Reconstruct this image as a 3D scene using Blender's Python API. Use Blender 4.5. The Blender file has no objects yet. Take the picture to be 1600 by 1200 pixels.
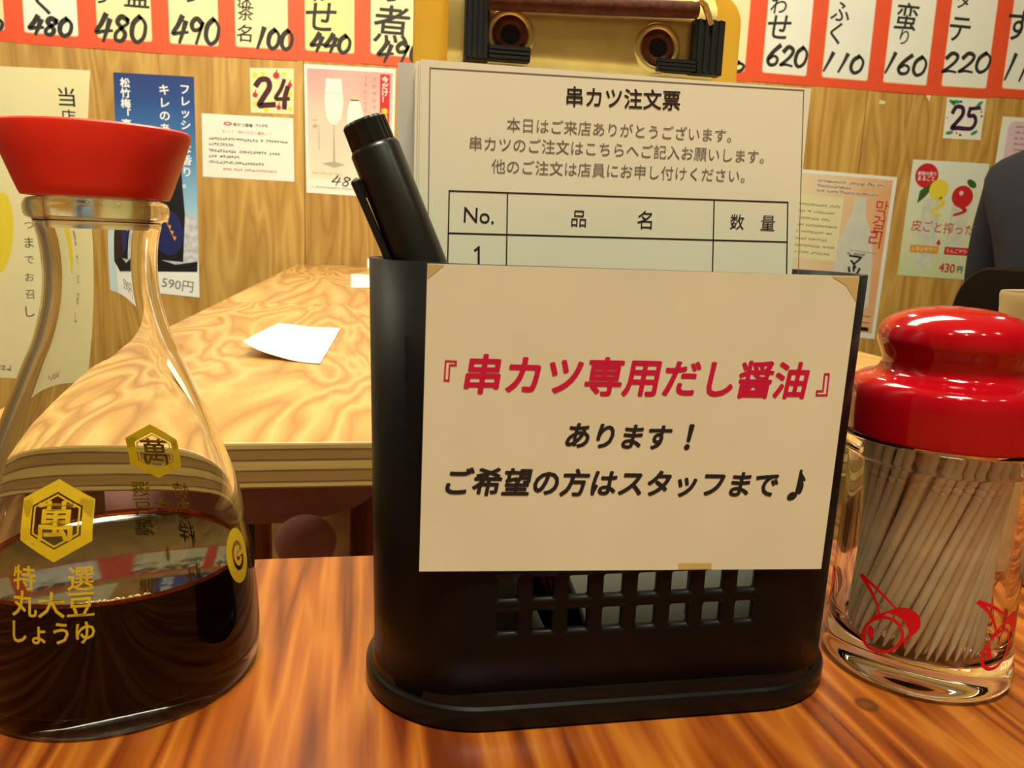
import bpy, bmesh, math, random
from mathutils import Vector, Matrix

# ------------------------------------------------------------------ camera, world, lights, exposure
S = bpy.context.scene
COL = S.collection
F, H = 1250.0, 0.105                      # focal length in pixels of the 1600x1200 frame, camera height over the table top
_dn = Vector((-260, 6800, F)).normalized()            # straight down, in camera axes (x right, y down, z forward)
_fy = Vector((-230, -238, F)); _fy = (_fy - _dn * _fy.dot(_dn)).normalized()
_fx = _dn.cross(_fy)
AX = (_fx, _fy, -_dn)                     # rows: room X, Y, Z in camera axes

def ray(u, v):
    c = Vector(((u - 800) / F, (v - 600) / F, 1.0))
    return Vector([a.dot(c) for a in AX])

def on_y(u, v, y):                        # pixel -> (x, z) on the vertical plane Y = y
    r = ray(u, v); k = y / r.y
    return (r.x * k, H + r.z * k)

def on_z(u, v, z=0.0):                    # pixel -> (x, y) on the horizontal plane Z = z
    r = ray(u, v); k = (z - H) / r.z
    return (r.x * k, r.y * k)

cd = bpy.data.cameras.new('camera'); cam = bpy.data.objects.new('camera', cd); COL.objects.link(cam)
cam.matrix_world = Matrix((
    (AX[0].x, -AX[0].y, -AX[0].z, 0), (AX[1].x, -AX[1].y, -AX[1].z, 0), (AX[2].x, -AX[2].y, -AX[2].z, H), (0, 0, 0, 1)))
cd.sensor_fit = 'HORIZONTAL'; cd.sensor_width = 36; cd.lens = 36 * F / 1600
cd.clip_start = 0.005; cd.clip_end = 30
cd.dof.use_dof = True; cd.dof.focus_distance = 0.24; cd.dof.aperture_fstop = cd.lens / 0.50
S.camera = cam

w = bpy.data.worlds.new('world'); S.world = w; w.use_nodes = True
w.node_tree.nodes['Background'].inputs[0].default_value = (1.0, .90, .72, 1)
w.node_tree.nodes['Background'].inputs[1].default_value = 0.06

S.view_settings.view_transform = 'Standard'; S.view_settings.look = 'None'
S.view_settings.gamma = 1; S.view_settings.use_curve_mapping = False
S.view_settings.exposure = 0.45

WALL, FLOOR, CEIL = 2.54, -0.70, 1.75
XL, XR, YB = -2.4, 3.0, -2.2

def light(kind, name, loc, power, color=(1, .80, .52), size=.03, rot=None, size_y=None):
    l = bpy.data.lights.new(name, kind); l.energy = power; l.color = color
    if kind == 'AREA':
        l.size = size
        if size_y: l.shape = 'RECTANGLE'; l.size_y = size_y
    else:
        l.shadow_soft_size = size
    o = bpy.data.objects.new(name, l); COL.objects.link(o); o.location = loc
    if rot: o.rotation_euler = rot
    return o

light('AREA', 'ceiling_panel_light_far', (.25, 1.35, 1.72), 27, (1, .98, .76), 1.6, None, .5)
light('AREA', 'ceiling_panel_light_near', (.0, -.35, 1.72), 30, (1, .99, .77), .5, None, .25)

# ------------------------------------------------------------------ materials
MATS = {}
def _nodes(m):
    nt = m.node_tree
    return nt, nt.nodes['Principled BSDF']

def pm(name, col, rough=.5, metal=0.0, var=.06, vscale=60, bump=0.0, spec=.5, coat=0.0, emit=None, trans=0.0, ior=1.45):
    """principled material with a little procedural mottling"""
    if name in MATS: return MATS[name]
    m = bpy.data.materials.new(name); m.use_nodes = True
    nt, b = _nodes(m)
    b.inputs['Roughness'].default_value = rough; b.inputs['Metallic'].default_value = metal
    b.inputs['Specular IOR Level'].default_value = spec; b.inputs['IOR'].default_value = ior
    b.inputs['Coat Weight'].default_value = coat; b.inputs['Transmission Weight'].default_value = trans
    c = (*col, 1)
    if var > 0:
        tc = nt.nodes.new('ShaderNodeTexCoord'); n = nt.nodes.new('ShaderNodeTexNoise')
        n.inputs['Scale'].default_value = vscale; n.inputs['Detail'].default_value = 4
        nt.links.new(tc.outputs['Object'], n.inputs['Vector'])
        r = nt.nodes.new('ShaderNodeValToRGB'); r.color_ramp.elements[0].position = .3; r.color_ramp.elements[1].position = .7
        r.color_ramp.elements[0].color = (*[max(0, x * (1 - var)) for x in col], 1)
        r.color_ramp.elements[1].color = (*[min(1, x * (1 + var)) for x in col], 1)
        nt.links.new(n.outputs['Fac'], r.inputs['Fac']); nt.links.new(r.outputs['Color'], b.inputs['Base Color'])
        if bump > 0:
            bp = nt.nodes.new('ShaderNodeBump'); bp.inputs['Strength'].default_value = bump; bp.inputs['Distance'].default_value = .001
            nt.links.new(n.outputs['Fac'], bp.inputs['Height']); nt.links.new(bp.outputs['Normal'], b.inputs['Normal'])
    else:
        b.inputs['Base Color'].default_value = c
    if emit:
        b.inputs['Emission Color'].default_value = (*emit[0], 1); b.inputs['Emission Strength'].default_value = emit[1]
    MATS[name] = m
    return m

def srgb(r, g, b):
    f = lambda x: (x / 255 / 12.92) if x <= 10 else ((x / 255 + .055) / 1.055) ** 2.4
    return (f(r), f(g), f(b))

def wood(name, cols, scale, rings, rough=.35, fiber=.25, offset=(0, 0, 0), bump=.15, panel=None, knots=0.0, coat=0.0, fiber_scale=(220, 6, 220), dist=.3, spot=None):
    """contour lines of a stretched noise field: plywood / sawn-board figure"""
    m = bpy.data.materials.new(name); m.use_nodes = True
    nt, b = _nodes(m); N = nt.nodes.new; L = nt.links.new
    tc = N('ShaderNodeTexCoord')
    mp = N('ShaderNodeMapping'); mp.inputs['Scale'].default_value = scale; mp.inputs['Location'].default_value = offset
    L(tc.outputs['Object'], mp.inputs['Vector'])
    n1 = N('ShaderNodeTexNoise'); n1.inputs['Scale'].default_value = 1; n1.inputs['Detail'].default_value = 3; n1.inputs['Roughness'].default_value = .42
    n1.inputs['Distortion'].default_value = dist
    L(mp.outputs['Vector'], n1.inputs['Vector'])
    mul = N('ShaderNodeMath'); mul.operation = 'MULTIPLY'; mul.inputs[1].default_value = rings; L(n1.outputs['Fac'], mul.inputs[0])
    sn = N('ShaderNodeMath'); sn.operation = 'PINGPONG'; sn.inputs[1].default_value = 2.0; L(mul.outputs[0], sn.inputs[0])
    mr = N('ShaderNodeMapRange'); mr.inputs['From Max'].default_value = 2; L(sn.outputs[0], mr.inputs['Value'])
    mp2 = N('ShaderNodeMapping'); mp2.inputs['Scale'].default_value = fiber_scale; L(tc.outputs['Object'], mp2.inputs['Vector'])
    n2 = N('ShaderNodeTexNoise'); n2.inputs['Scale'].default_value = 1; n2.inputs['Detail'].default_value = 3; L(mp2.outputs['Vector'], n2.inputs['Vector'])
    mx = N('ShaderNodeMath'); mx.operation = 'MULTIPLY_ADD'; mx.inputs[1].default_value = fiber; L(n2.outputs['Fac'], mx.inputs[0])
    sub = N('ShaderNodeMath'); sub.operation = 'SUBTRACT'; sub.inputs[1].default_value = fiber * .5; L(mr.outputs[0], sub.inputs[0]); L(sub.outputs[0], mx.inputs[2])
    n3 = N('ShaderNodeTexNoise'); n3.inputs['Scale'].default_value = .35; n3.inputs['Detail'].default_value = 1; L(mp.outputs['Vector'], n3.inputs['Vector'])
    ad = N('ShaderNodeMath'); ad.operation = 'MULTIPLY_ADD'; ad.inputs[1].default_value = .7; L(n3.outputs['Fac'], ad.inputs[0])
    s3 = N('ShaderNodeMath'); s3.operation = 'SUBTRACT'; s3.inputs[1].default_value = .35; L(mx.outputs[0], s3.inputs[0]); L(s3.outputs[0], ad.inputs[2])
    rp = N('ShaderNodeValToRGB'); e = rp.color_ramp.elements
    while len(e) < len(cols): e.new(.5)
    for k, (p, c) in enumerate(cols): e[k].position = p; e[k].color = (*c, 1)
    L(ad.outputs[0], rp.inputs['Fac'])
    out = rp.outputs['Color']
    if panel:                                              # panels of slightly different tone, butted at x = k*width
        sp = N('ShaderNodeSeparateXYZ'); L(tc.outputs['Object'], sp.inputs[0])
        a0 = N('ShaderNodeMath'); a0.operation = 'ADD'; a0.inputs[1].default_value = panel[1]; L(sp.outputs['X'], a0.inputs[0])
        d0 = N('ShaderNodeMath'); d0.operation = 'DIVIDE'; d0.inputs[1].default_value = panel[0]; L(a0.outputs[0], d0.inputs[0])
        fl = N('ShaderNodeMath'); fl.operation = 'FLOOR'; L(d0.outputs[0], fl.inputs[0])
        wn = N('ShaderNodeTexWhiteNoise'); wn.noise_dimensions = '1D'; L(fl.outputs[0], wn.inputs['W'])
        hs = N('ShaderNodeMapRange'); hs.inputs['To Min'].default_value = .82; hs.inputs['To Max'].default_value = 1.08; L(wn.outputs['Value'], hs.inputs['Value'])
        fr = N('ShaderNodeMath'); fr.operation = 'FRACT'; L(d0.outputs[0], fr.inputs[0])
        gt = N('ShaderNodeMath'); gt.operation = 'GREATER_THAN'; gt.inputs[1].default_value = .004; L(fr.outputs[0], gt.inputs[0])
        g2 = N('ShaderNodeMapRange'); g2.inputs['To Min'].default_value = .45; L(gt.outputs[0], g2.inputs['Value'])
        mm = N('ShaderNodeMath'); mm.operation = 'MULTIPLY'; L(hs.outputs[0], mm.inputs[0]); L(g2.outputs[0], mm.inputs[1])
        hv = N('ShaderNodeHueSaturation'); L(out, hv.inputs['Color']); L(mm.outputs[0], hv.inputs['Value'])
        out = hv.outputs['Color']
    if knots:
        vo = N('ShaderNodeTexVoronoi'); vo.inputs['Scale'].default_value = knots
        mpk = N('ShaderNodeMapping'); mpk.inputs['Scale'].default_value = (1, .8, .8); L(tc.outputs['Object'], mpk.inputs['Vector']); L(mpk.outputs[0], vo.inputs['Vector'])
        kr = N('ShaderNodeMapRange'); kr.inputs['From Min'].default_value = .02; kr.inputs['From Max'].default_value = .05; kr.inputs['To Min'].default_value = .75; kr.inputs['To Max'].default_value = 0
        L(vo.outputs['Distance'], kr.inputs['Value'])
        mk = N('ShaderNodeMixRGB'); mk.inputs[2].default_value = (.12, .05, .015, 1); L(kr.outputs[0], mk.inputs[0]); L(out, mk.inputs[1])
        out = mk.outputs[0]
    if spot:                                               # one dark knot at (x, y)
        mk0 = N('ShaderNodeMapping'); mk0.inputs['Location'].default_value = (-spot[0] / spot[2], -spot[1] / spot[3], 0); mk0.inputs['Scale'].default_value = (1 / spot[2], 1 / spot[3], 0)
        L(tc.outputs['Object'], mk0.inputs['Vector']); ln = N('ShaderNodeVectorMath'); ln.operation = 'LENGTH'; L(mk0.outputs[0], ln.inputs[0])
        kr2 = N('ShaderNodeValToRGB'); e2 = kr2.color_ramp.elements; e2[0].position = .3; e2[0].color = (.45, .45, .45, 1); e2[1].position = 1.0; e2[1].color = (0, 0, 0, 1)
        q2 = e2.new(.7); q2.color = (.9, .9, .9, 1)
        L(ln.outputs['Value'], kr2.inputs['Fac']); mk3 = N('ShaderNodeMixRGB'); mk3.inputs[2].default_value = (.06, .02, .006, 1)
        L(kr2.outputs['Color'], mk3.inputs[0]); L(out, mk3.inputs[1]); out = mk3.outputs[0]
    L(out, b.inputs['Base Color'])
    b.inputs['Roughness'].default_value = rough; b.inputs['Coat Weight'].default_value = coat; b.inputs['Coat Roughness'].default_value = .12
    bp = N('ShaderNodeBump'); bp.inputs['Strength'].default_value = bump; bp.inputs['Distance'].default_value = .0006
    L(mx.outputs[0], bp.inputs['Height']); L(bp.outputs['Normal'], b.inputs['Normal'])
    MATS[name] = m
    return m

def glass(name, tint=(1, 1, 1), rough=0.0, ior=1.5):
    m = pm(name, tint, rough, 0, 0, trans=1.0, ior=ior)
    return m

PLY_COLS = [(.0, srgb(166, 112, 52)), (.25, srgb(184, 132, 66)), (.6, srgb(196, 148, 78)), (1.0, srgb(210, 168, 98))]
WALL_COLS = [(.0, srgb(176, 128, 54)), (.3, srgb(192, 146, 68)), (.75, srgb(200, 154, 76)), (1.0, srgb(212, 168, 86))]
NEAR_COLS = [(.0, srgb(98, 38, 9)), (.3, srgb(128, 58, 14)), (.65, srgb(152, 77, 20)), (1.0, srgb(172, 100, 32))]
M_wall = wood('plywood_wall', WALL_COLS, (9, 1, 1.1), 34, .5, .35, (3.1, 0, 1.7), .1, panel=(.91, 1.09), knots=2.6, fiber_scale=(120, 120, 4))
M_ply = wood('plywood_table_top', PLY_COLS, (11, 2.6, 1), 46, .38, .4, (1.3, 2.2, 0), .08, fiber_scale=(300, 14, 150), coat=.12, dist=.6)
M_ply2 = wood('plywood_table_top_far', PLY_COLS, (9, 1.2, 1), 32, .38, .35, (7.3, 4.2, 0), .08, fiber_scale=(200, 6, 150), coat=.1, dist=.8)
M_near = wood('varnished_fir_top', NEAR_COLS, (70, 4.5, 1), 20, .3, .5, (.4, .3, 0), .1, fiber_scale=(700, 18, 300), coat=.2, dist=.35, spot=(*on_z(1354, 1101), .0030, .0034))
M_leg = wood('table_leg_wood', NEAR_COLS, (20, 20, 2), 12, .4, .3, (0, 0, 0), .1, fiber_scale=(300, 300, 12))
M_floor = wood('floor_boards', [(.0, srgb(84, 52, 26)), (.5, srgb(120, 78, 40)), (1., srgb(150, 104, 58))], (9, 1.2, 1), 14, .4, .3, (0, 0, 0), .1, fiber_scale=(150, 5, 150))
M_plies = None
def plies_mat():
    m = bpy.data.materials.new('plywood_edge'); m.use_nodes = True
    nt, b = _nodes(m); N = nt.nodes.new; L = nt.links.new
    tc = N('ShaderNodeTexCoord'); sp = N('ShaderNodeSeparateXYZ'); L(tc.outputs['Object'], sp.inputs[0])
    n = N('ShaderNodeTexNoise'); n.inputs['Scale'].default_value = 1; n.inputs['Detail'].default_value = 3
    mp = N('ShaderNodeMapping'); mp.inputs['Scale'].default_value = (14, 14, 300); L(tc.outputs['Object'], mp.inputs['Vector']); L(mp.outputs[0], n.inputs['Vector'])
    a = N('ShaderNodeMath'); a.operation = 'MULTIPLY_ADD'; a.inputs[1].default_value = .0012; L(n.outputs['Fac'], a.inputs[0]); L(sp.outputs['Z'], a.inputs[2])
    mr = N('ShaderNodeMapRange'); mr.inputs['From Min'].default_value = -.024; mr.inputs['From Max'].default_value = .0006; L(a.outputs[0], mr.inputs['Value'])
    r = N('ShaderNodeValToRGB'); r.color_ramp.interpolation = 'LINEAR'; e = r.color_ramp.elements
    lt, dk, gl = srgb(186, 152, 84), srgb(148, 110, 56), srgb(88, 56, 26)
    stops = [(0, lt), (.14, lt), (.17, gl), (.2, dk), (.38, dk), (.41, gl), (.44, lt), (.6, lt), (.63, gl), (.66, dk), (.82, dk), (.85, gl), (.88, lt), (.97, lt), (1., gl)]
    while len(e) < len(stops): e.new(.5)
    for k, (p, c) in enumerate(stops): e[k].position = p; e[k].color = (*c, 1)
    L(mr.outputs[0], r.inputs['Fac'])
    mx = N('ShaderNodeMixRGB'); mx.blend_type = 'MULTIPLY'; mx.inputs[0].default_value = .5; L(r.outputs['Color'], mx.inputs[1]); L(n.outputs['Fac'], mx.inputs[2])
    g = N('ShaderNodeHueSaturation'); g.inputs['Value'].default_value = 1.35; L(mx.outputs[0], g.inputs['Color'])
    L(g.outputs['Color'], b.inputs['Base Color']); b.inputs['Roughness'].default_value = .6
    return m
M_plies = plies_mat()

# ------------------------------------------------------------------ object helpers
def tag(o, label=None, cat=None, group=None, kind=None):
    if label: o['label'] = label
    if cat: o['category'] = cat
    if group: o['group'] = group
    if kind: o['kind'] = kind
    return o

def empty(name, loc, label, cat, group=None):
    o = bpy.data.objects.new(name, None); COL.objects.link(o); o.location = loc
    o.empty_display_size = .02
    return tag(o, label, cat, group)

class MB:
    """collects shapes, links them as one mesh object"""
    def __init__(s): s.v, s.f, s.m = [], [], []
    def add(s, vs, fs, mi=0):
        o = len(s.v); s.v += [tuple(p) for p in vs]
        for f in fs: s.f.append(tuple(i + o for i in f)); s.m.append(mi)
    def box(s, a, b, mi=0):
        (x0, y0, z0), (x1, y1, z1) = a, b
        s.add([(x0, y0, z0), (x1, y0, z0), (x1, y1, z0), (x0, y1, z0), (x0, y0, z1), (x1, y0, z1), (x1, y1, z1), (x0, y1, z1)],
              [(0, 3, 2, 1), (4, 5, 6, 7), (0, 1, 5, 4), (1, 2, 6, 5), (2, 3, 7, 6), (3, 0, 4, 7)], mi)
    def lathe(s, prof, n=64, axis=None, closed=False, mi=0, ell=None):
        """prof: (r, z) list; axis: Matrix placing the local z axis; ell(z, ang) scales r"""
        rings = []; vs = []; fs = []
        for r, z in prof:
            if r < 1e-7: rings.append([len(vs)]); vs.append(Vector((0, 0, z)))
            else:
                rings.append(list(range(len(vs), len(vs) + n)))
                for k in range(n):
                    a = 2 * math.pi * k / n; q = ell(z, a) if ell else 1
                    vs.append(Vector((r * q * math.cos(a), r * q * math.sin(a), z)))
        pairs = list(zip(rings, rings[1:])) + ([(rings[-1], rings[0])] if closed else [])
        for A, B in pairs:
            for k in range(n):
                k2 = (k + 1) % n
                if len(A) == 1 and len(B) == 1: continue
                if len(A) == 1: fs.append((A[0], B[k2], B[k]))
                elif len(B) == 1: fs.append((A[k], A[k2], B[0]))
                else: fs.append((A[k], A[k2], B[k2], B[k]))
        if axis: vs = [axis @ p for p in vs]
        s.add(vs, fs, mi)
    def tube(s, pts, r, n=10, mi=0, caps=True):
        pts = [Vector(p) for p in pts]; rr = r if isinstance(r, (list, tuple)) else [r] * len(pts)
        vs, fs = [], []; up = None
        for i, p in enumerate(pts):
            t = (pts[min(i + 1, len(pts) - 1)] - pts[max(i - 1, 0)]).normalized()
            if up is None: up = t.orthogonal().normalized()
            up = (up - t * up.dot(t)).normalized(); w_ = t.cross(up)
            for k in range(n):
                a = 2 * math.pi * k / n; vs.append(p + (up * math.cos(a) + w_ * math.sin(a)) * rr[i])
        for i in range(len(pts) - 1):
            for k in range(n):
                k2 = (k + 1) % n; fs.append((i * n + k, i * n + k2, (i + 1) * n + k2, (i + 1) * n + k))
        if caps: fs.append(tuple(range(n - 1, -1, -1))); fs.append(tuple(range((len(pts) - 1) * n, len(pts) * n)))
        s.add(vs, fs, mi)
    def loft(s, rings, cap0=True, cap1=True, mi=0):
        n = len(rings[0]); vs = [p for r in rings for p in r]; fs = []
        for i in range(len(rings) - 1):
            for k in range(n):
                k2 = (k + 1) % n; fs.append((i * n + k, i * n + k2, (i + 1) * n + k2, (i + 1) * n + k))
        if cap0: fs.append(tuple(range(n - 1, -1, -1)))
        if cap1: fs.append(tuple(range((len(rings) - 1) * n, len(rings) * n)))
        s.add(vs, fs, mi)
    def build(s, name, mats, parent=None, origin=None, smooth=None, bevel=0, seg=2):
        if not isinstance(mats, (list, tuple)): mats = [mats]
        me = bpy.data.meshes.new(name)
        off = Vector(origin) if origin is not None else Vector((0, 0, 0))
        me.from_pydata([tuple(Vector(p) - off) for p in s.v], [], s.f)
        for m in mats: me.materials.append(m)
        me.polygons.foreach_set('material_index', s.m)
        if smooth is not None:
            me.polygons.foreach_set('use_smooth', [True] * len(me.polygons))
            me.set_sharp_from_angle(angle=math.radians(smooth))
        me.update()
        o = bpy.data.objects.new(name, me); COL.objects.link(o)
        if parent is not None:
            o.parent = parent
            pl_ = Vector((0, 0, 0)); q = parent
            while q is not None: pl_ += q.location; q = q.parent
            o.location = off - pl_
        else:
            o.location = off
        if bevel:
            b = o.modifiers.new('bevel', 'BEVEL'); b.width = bevel; b.segments = seg; b.limit_method = 'ANGLE'
        return o

def copy_tree(o, parent=None):
    c = o.copy(); COL.objects.link(c)
    if parent: c.parent = parent
    for ch in list(o.children): copy_tree(ch, c)
    return c

def rrect(a, b, r, n=8, cx=0, cy=0):
    """rounded rectangle outline, counter-clockwise, half sizes a, b"""
    pts = []
    for (sx, sy, a0) in ((1, -1, -90), (1, 1, 0), (-1, 1, 90), (-1, -1, 180)):
        for k in range(n + 1):
            t = math.radians(a0 + 90 * k / n)
            pts.append((cx + sx * (a - r) + r * math.cos(t), cy + sy * (b - r) + r * math.sin(t)))
    return pts

# ------------------------------------------------------------------ lettering
_tcache = {}
def glyphs(body, bold=0.0, shear=0.0, space=1.0, res=3):
    """flat mesh of a line of text: verts, faces, (xmin, xmax, ymin, ymax) at size 1"""
    key = (body, bold, shear, space, res)
    if key in _tcache: return _tcache[key]
    if bold:                                      # heavier strokes: the same outlines laid over each other a little apart
        v0, f0, (x0, x1, y0, y1) = glyphs(body, 0, shear, space, res); v, f = [], []
        for k in range(8):
            a = math.pi * k / 4; o = len(v); v += [(x + bold * math.cos(a), y + bold * math.sin(a), k) for x, y, _ in v0]; f += [tuple(i + o for i in q) for q in f0]
        _tcache[key] = (v, f, (x0 - bold, x1 + bold, y0 - bold, y1 + bold)); return _tcache[key]
    cu = bpy.data.curves.new('lettering', 'FONT'); cu.body = body; cu.size = 1; cu.shear = shear
    cu.space_character = space; cu.resolution_u = res
    o = bpy.data.objects.new('lettering', cu); COL.objects.link(o)
    dg = bpy.context.evaluated_depsgraph_get(); dg.update()
    me = bpy.data.meshes.new_from_object(o.evaluated_get(dg))
    v = [(p.co.x, p.co.y, 0) for p in me.vertices]; f = [tuple(p.vertices) for p in me.polygons]
    bpy.data.objects.remove(o); bpy.data.curves.remove(cu); bpy.data.meshes.remove(me)
    xs = [p[0] for p in v] or [0, 1]; ys = [p[1] for p in v] or [0, 1]
    _tcache[key] = (v, f, (min(xs), max(xs), min(ys), max(ys)))
    return _tcache[key]

def smooth_line(pts, n=6):
    if len(pts) < 3: return pts
    out = []
    for i in range(len(pts) - 1):
        p0 = pts[max(i - 1, 0)]; p1 = pts[i]; p2 = pts[i + 1]; p3 = pts[min(i + 2, len(pts) - 1)]
        for k in range(n):
            t = k / n
            out.append(tuple(.5 * ((2 * p1[j]) + (-p0[j] + p2[j]) * t + (2 * p0[j] - 5 * p1[j] + 4 * p2[j] - p3[j]) * t * t + (-p0[j] + 3 * p1[j] - 3 * p2[j] + p3[j]) * t ** 3) for j in range(2)))
    return out + [pts[-1]]

# brush digits: strokes in a box 0..0.62 wide, 0..1 high (y up)
DIG = {
    '0': [[(.30, .98), (.08, .72), (.06, .28), (.26, .03), (.50, .22), (.54, .68), (.36, .95), (.28, .96)]],
    '1': [[(.42, 1.02), (.34, .6), (.2, 0)]],
    '2': [[(.08, .74), (.26, .97), (.5, .84), (.46, .56), (.24, .26), (.04, .06), (.3, .1), (.6, .03)]],
    '4': [[(.34, 1.0), (.2, .66), (.03, .34), (.3, .38), (.62, .42)], [(.5, .8), (.42, .4), (.32, 0)]],
    '6': [[(.5, 1.0), (.22, .66), (.06, .3), (.2, .04), (.46, .1), (.5, .36), (.3, .48), (.1, .3)]],
    '8': [[(.5, .84), (.28, .96), (.14, .76), (.3, .54), (.46, .3), (.34, .05), (.12, .1), (.12, .34), (.34, .56), (.54, .74), (.48, .9)]],
    '9': [[(.5, .8), (.28, .97), (.1, .76), (.2, .52), (.46, .6), (.54, .84), (.46, .5), (.34, 0)]],
}

class Sheet:
    """a printed sheet hanging in a vertical plane Y = y; every print layer lies a hair in front of the last"""
    def __init__(s, y, thick=.0006, step=.00012):
        s.y, s.step, s.layer = y, step, 0
        s.mb = MB(); s.mats = []; s.thick = thick; s.front = y - thick
    def mi(s, m):
        if m not in s.mats: s.mats.append(m)
        return s.mats.index(m)
    def P(s, u, v): return on_y(u, v, s.front)
    def outline(s, pts, m):                       # the paper itself: polygon of (x, z), counter-clockwise seen from the front
        n = len(pts); f, b = s.front, s.y
        s.mb.add([(x, f, z) for x, z in pts] + [(x, b, z) for x, z in pts],
                 [tuple(range(n)), tuple(range(2 * n - 1, n - 1, -1))] + [(k, n + k, n + (k + 1) % n, (k + 1) % n) for k in range(n)], s.mi(m))
        s.front -= s.step
        xs = [p[0] for p in pts]; zs = [p[1] for p in pts]
        s.box = (min(xs), max(xs), min(zs), max(zs)); s.corner = pts
    def frac(s, a, b):                            # fraction of the sheet (right, down) -> (x, z); corners BL BR TR TL
        (bl, br, tr, tl) = s.corner
        t = [tl[i] + (tr[i] - tl[i]) * a for i in (0, 1)]; q = [bl[i] + (br[i] - bl[i]) * a for i in (0, 1)]
        return (t[0] + (q[0] - t[0]) * b, t[1] + (q[1] - t[1]) * b)
    def up(s): s.front -= s.step
    def poly(s, pts, m, frac=True):
        q = [s.frac(*p) if frac else p for p in pts]
        ar = sum(q[i][0] * q[(i + 1) % len(q)][1] - q[(i + 1) % len(q)][0] * q[i][1] for i in range(len(q)))
        if ar < 0: q.reverse()
        s.mb.add([(x, s.front, z) for x, z in q], [tuple(range(len(q)))], s.mi(m))
    def rect(s, a0, b0, a1, b1, m, r=0):
        if not r: s.poly([(a0, b0), (a1, b0), (a1, b1), (a0, b1)], m)
        else:
            W = s.box[1] - s.box[0]; Hh = s.box[3] - s.box[2]; ra, rb = r / W, r / Hh; pts = []
            for cx, cy, t0 in ((a1 - ra, b0 + rb, -90), (a1 - ra, b1 - rb, 0), (a0 + ra, b1 - rb, 90), (a0 + ra, b0 + rb, 180)):
                for k in range(6):
                    t = math.radians(t0 + 18 * k); pts.append((cx + ra * math.cos(t), cy + rb * math.sin(t)))
            s.poly(pts, m)
    def ellipse(s, a, b, ra, rb, m, n=24, rot=0):
        W = s.box[1] - s.box[0]; Hh = s.box[3] - s.box[2]; pts = []
        for k in range(n):
            t = 2 * math.pi * k / n; x = ra * W * math.cos(t); y = rb * Hh * math.sin(t)
            pts.append((a + (x * math.cos(rot) - y * math.sin(rot)) / W, b + (x * math.sin(rot) + y * math.cos(rot)) / Hh))
        s.poly(pts, m)
    def brush(s, pts, wd, m, frac=True, taper=True):      # ribbon along (x, z) points
        q = [s.frac(*p) if frac else p for p in pts]; q = smooth_line(q); n = len(q); L_, R_ = [], []
        for i, p in enumerate(q):
            a = q[max(i - 1, 0)]; b = q[min(i + 1, n - 1)]; dx, dz = b[0] - a[0], b[1] - a[1]; d = math.hypot(dx, dz) or 1
            t = i / max(n - 1, 1); w_ = wd * (.5 * (1.15 - .55 * t if taper else 1)); nx, nz = -dz / d * w_, dx / d * w_
            ex = (-dx / d * w_ * .7, -dz / d * w_ * .7) if i == 0 else ((dx / d * w_ * .7, dz / d * w_ * .7) if i == n - 1 else (0, 0))
            L_.append((p[0] + nx + ex[0], s.front, p[1] + nz + ex[1])); R_.append((p[0] - nx + ex[0], s.front, p[1] - nz + ex[1]))
        s.mb.add(L_ + R_, [(i, n + i, n + i + 1, i + 1) for i in range(n - 1)], s.mi(m)); s.front -= s.step * .05
    def line(s, p, q, wd, m, frac=True):
        s.brush([p, q], wd, m, frac, False)
    def digits(s, text, p0, p1, hgt, wd, m, slant=.12):    # p0, p1: bottom-left / bottom-right (x, z)
        n = len(text); ux = ((p1[0] - p0[0]) / n, (p1[1] - p0[1]) / n)
        L_ = math.hypot(*ux); cw = .66
        for i, ch in enumerate(text):
            for st in DIG.get(ch, []):
                pts = []
                for (x, y) in st:
                    t = (x + slant * y) / cw
                    pts.append((p0[0] + ux[0] * (i + t), p0[1] + ux[1] * (i + t) + y * hgt))
                s.brush(pts, wd, m, False)
    def text(s, body, p0, p1, m, bold=0, shear=0, space=1.0, tall=1.0, res=3):
        """text fitted between two points (x, z) = left and right ends of its vertical middle"""
        v, f, (x0, x1, y0, y1) = glyphs(body, bold, shear, space, res)
        dx, dz = p1[0] - p0[0], p1[1] - p0[1]; L_ = math.hypot(dx, dz); k = L_ / (x1 - x0); ux, uz = dx / L_, dz / L_
        ym = (y0 + y1) / 2
        vs = []
        for x, y, ly in v:
            a = (x - x0) * k; b = (y - ym) * k * tall
            vs.append((p0[0] + ux * a - uz * b, s.front - ly * s.step * .08, p0[1] + uz * a + ux * b))
        s.mb.add(vs, f, s.mi(m))
    def textpx(s, body, a, b, m, **k): s.text(body, s.P(*a), s.P(*b), m, **k)
    def textf(s, body, a, b, m, **k): s.text(body, s.frac(*a), s.frac(*b), m, **k)
    def column(s, body, a, b0, b1, size, m, bold=0, shear=0):   # vertical writing, fractions; size = character height as a share of sheet width
        n = len(body); W = s.box[1] - s.box[0]
        for i, ch in enumerate(body):
            if ch == ' ': continue
            c = s.frac(a, b0 + (b1 - b0) * (i + .5) / n)
            v, f, bb = glyphs(ch, bold, shear); k = size * W
            xm = .5; ym = .38
            s.mb.add([(c[0] + (x - xm) * k, s.front - ly * s.step * .08, c[1] + (y - ym) * k) for x, y, ly in v], f, s.mi(m))
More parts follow.
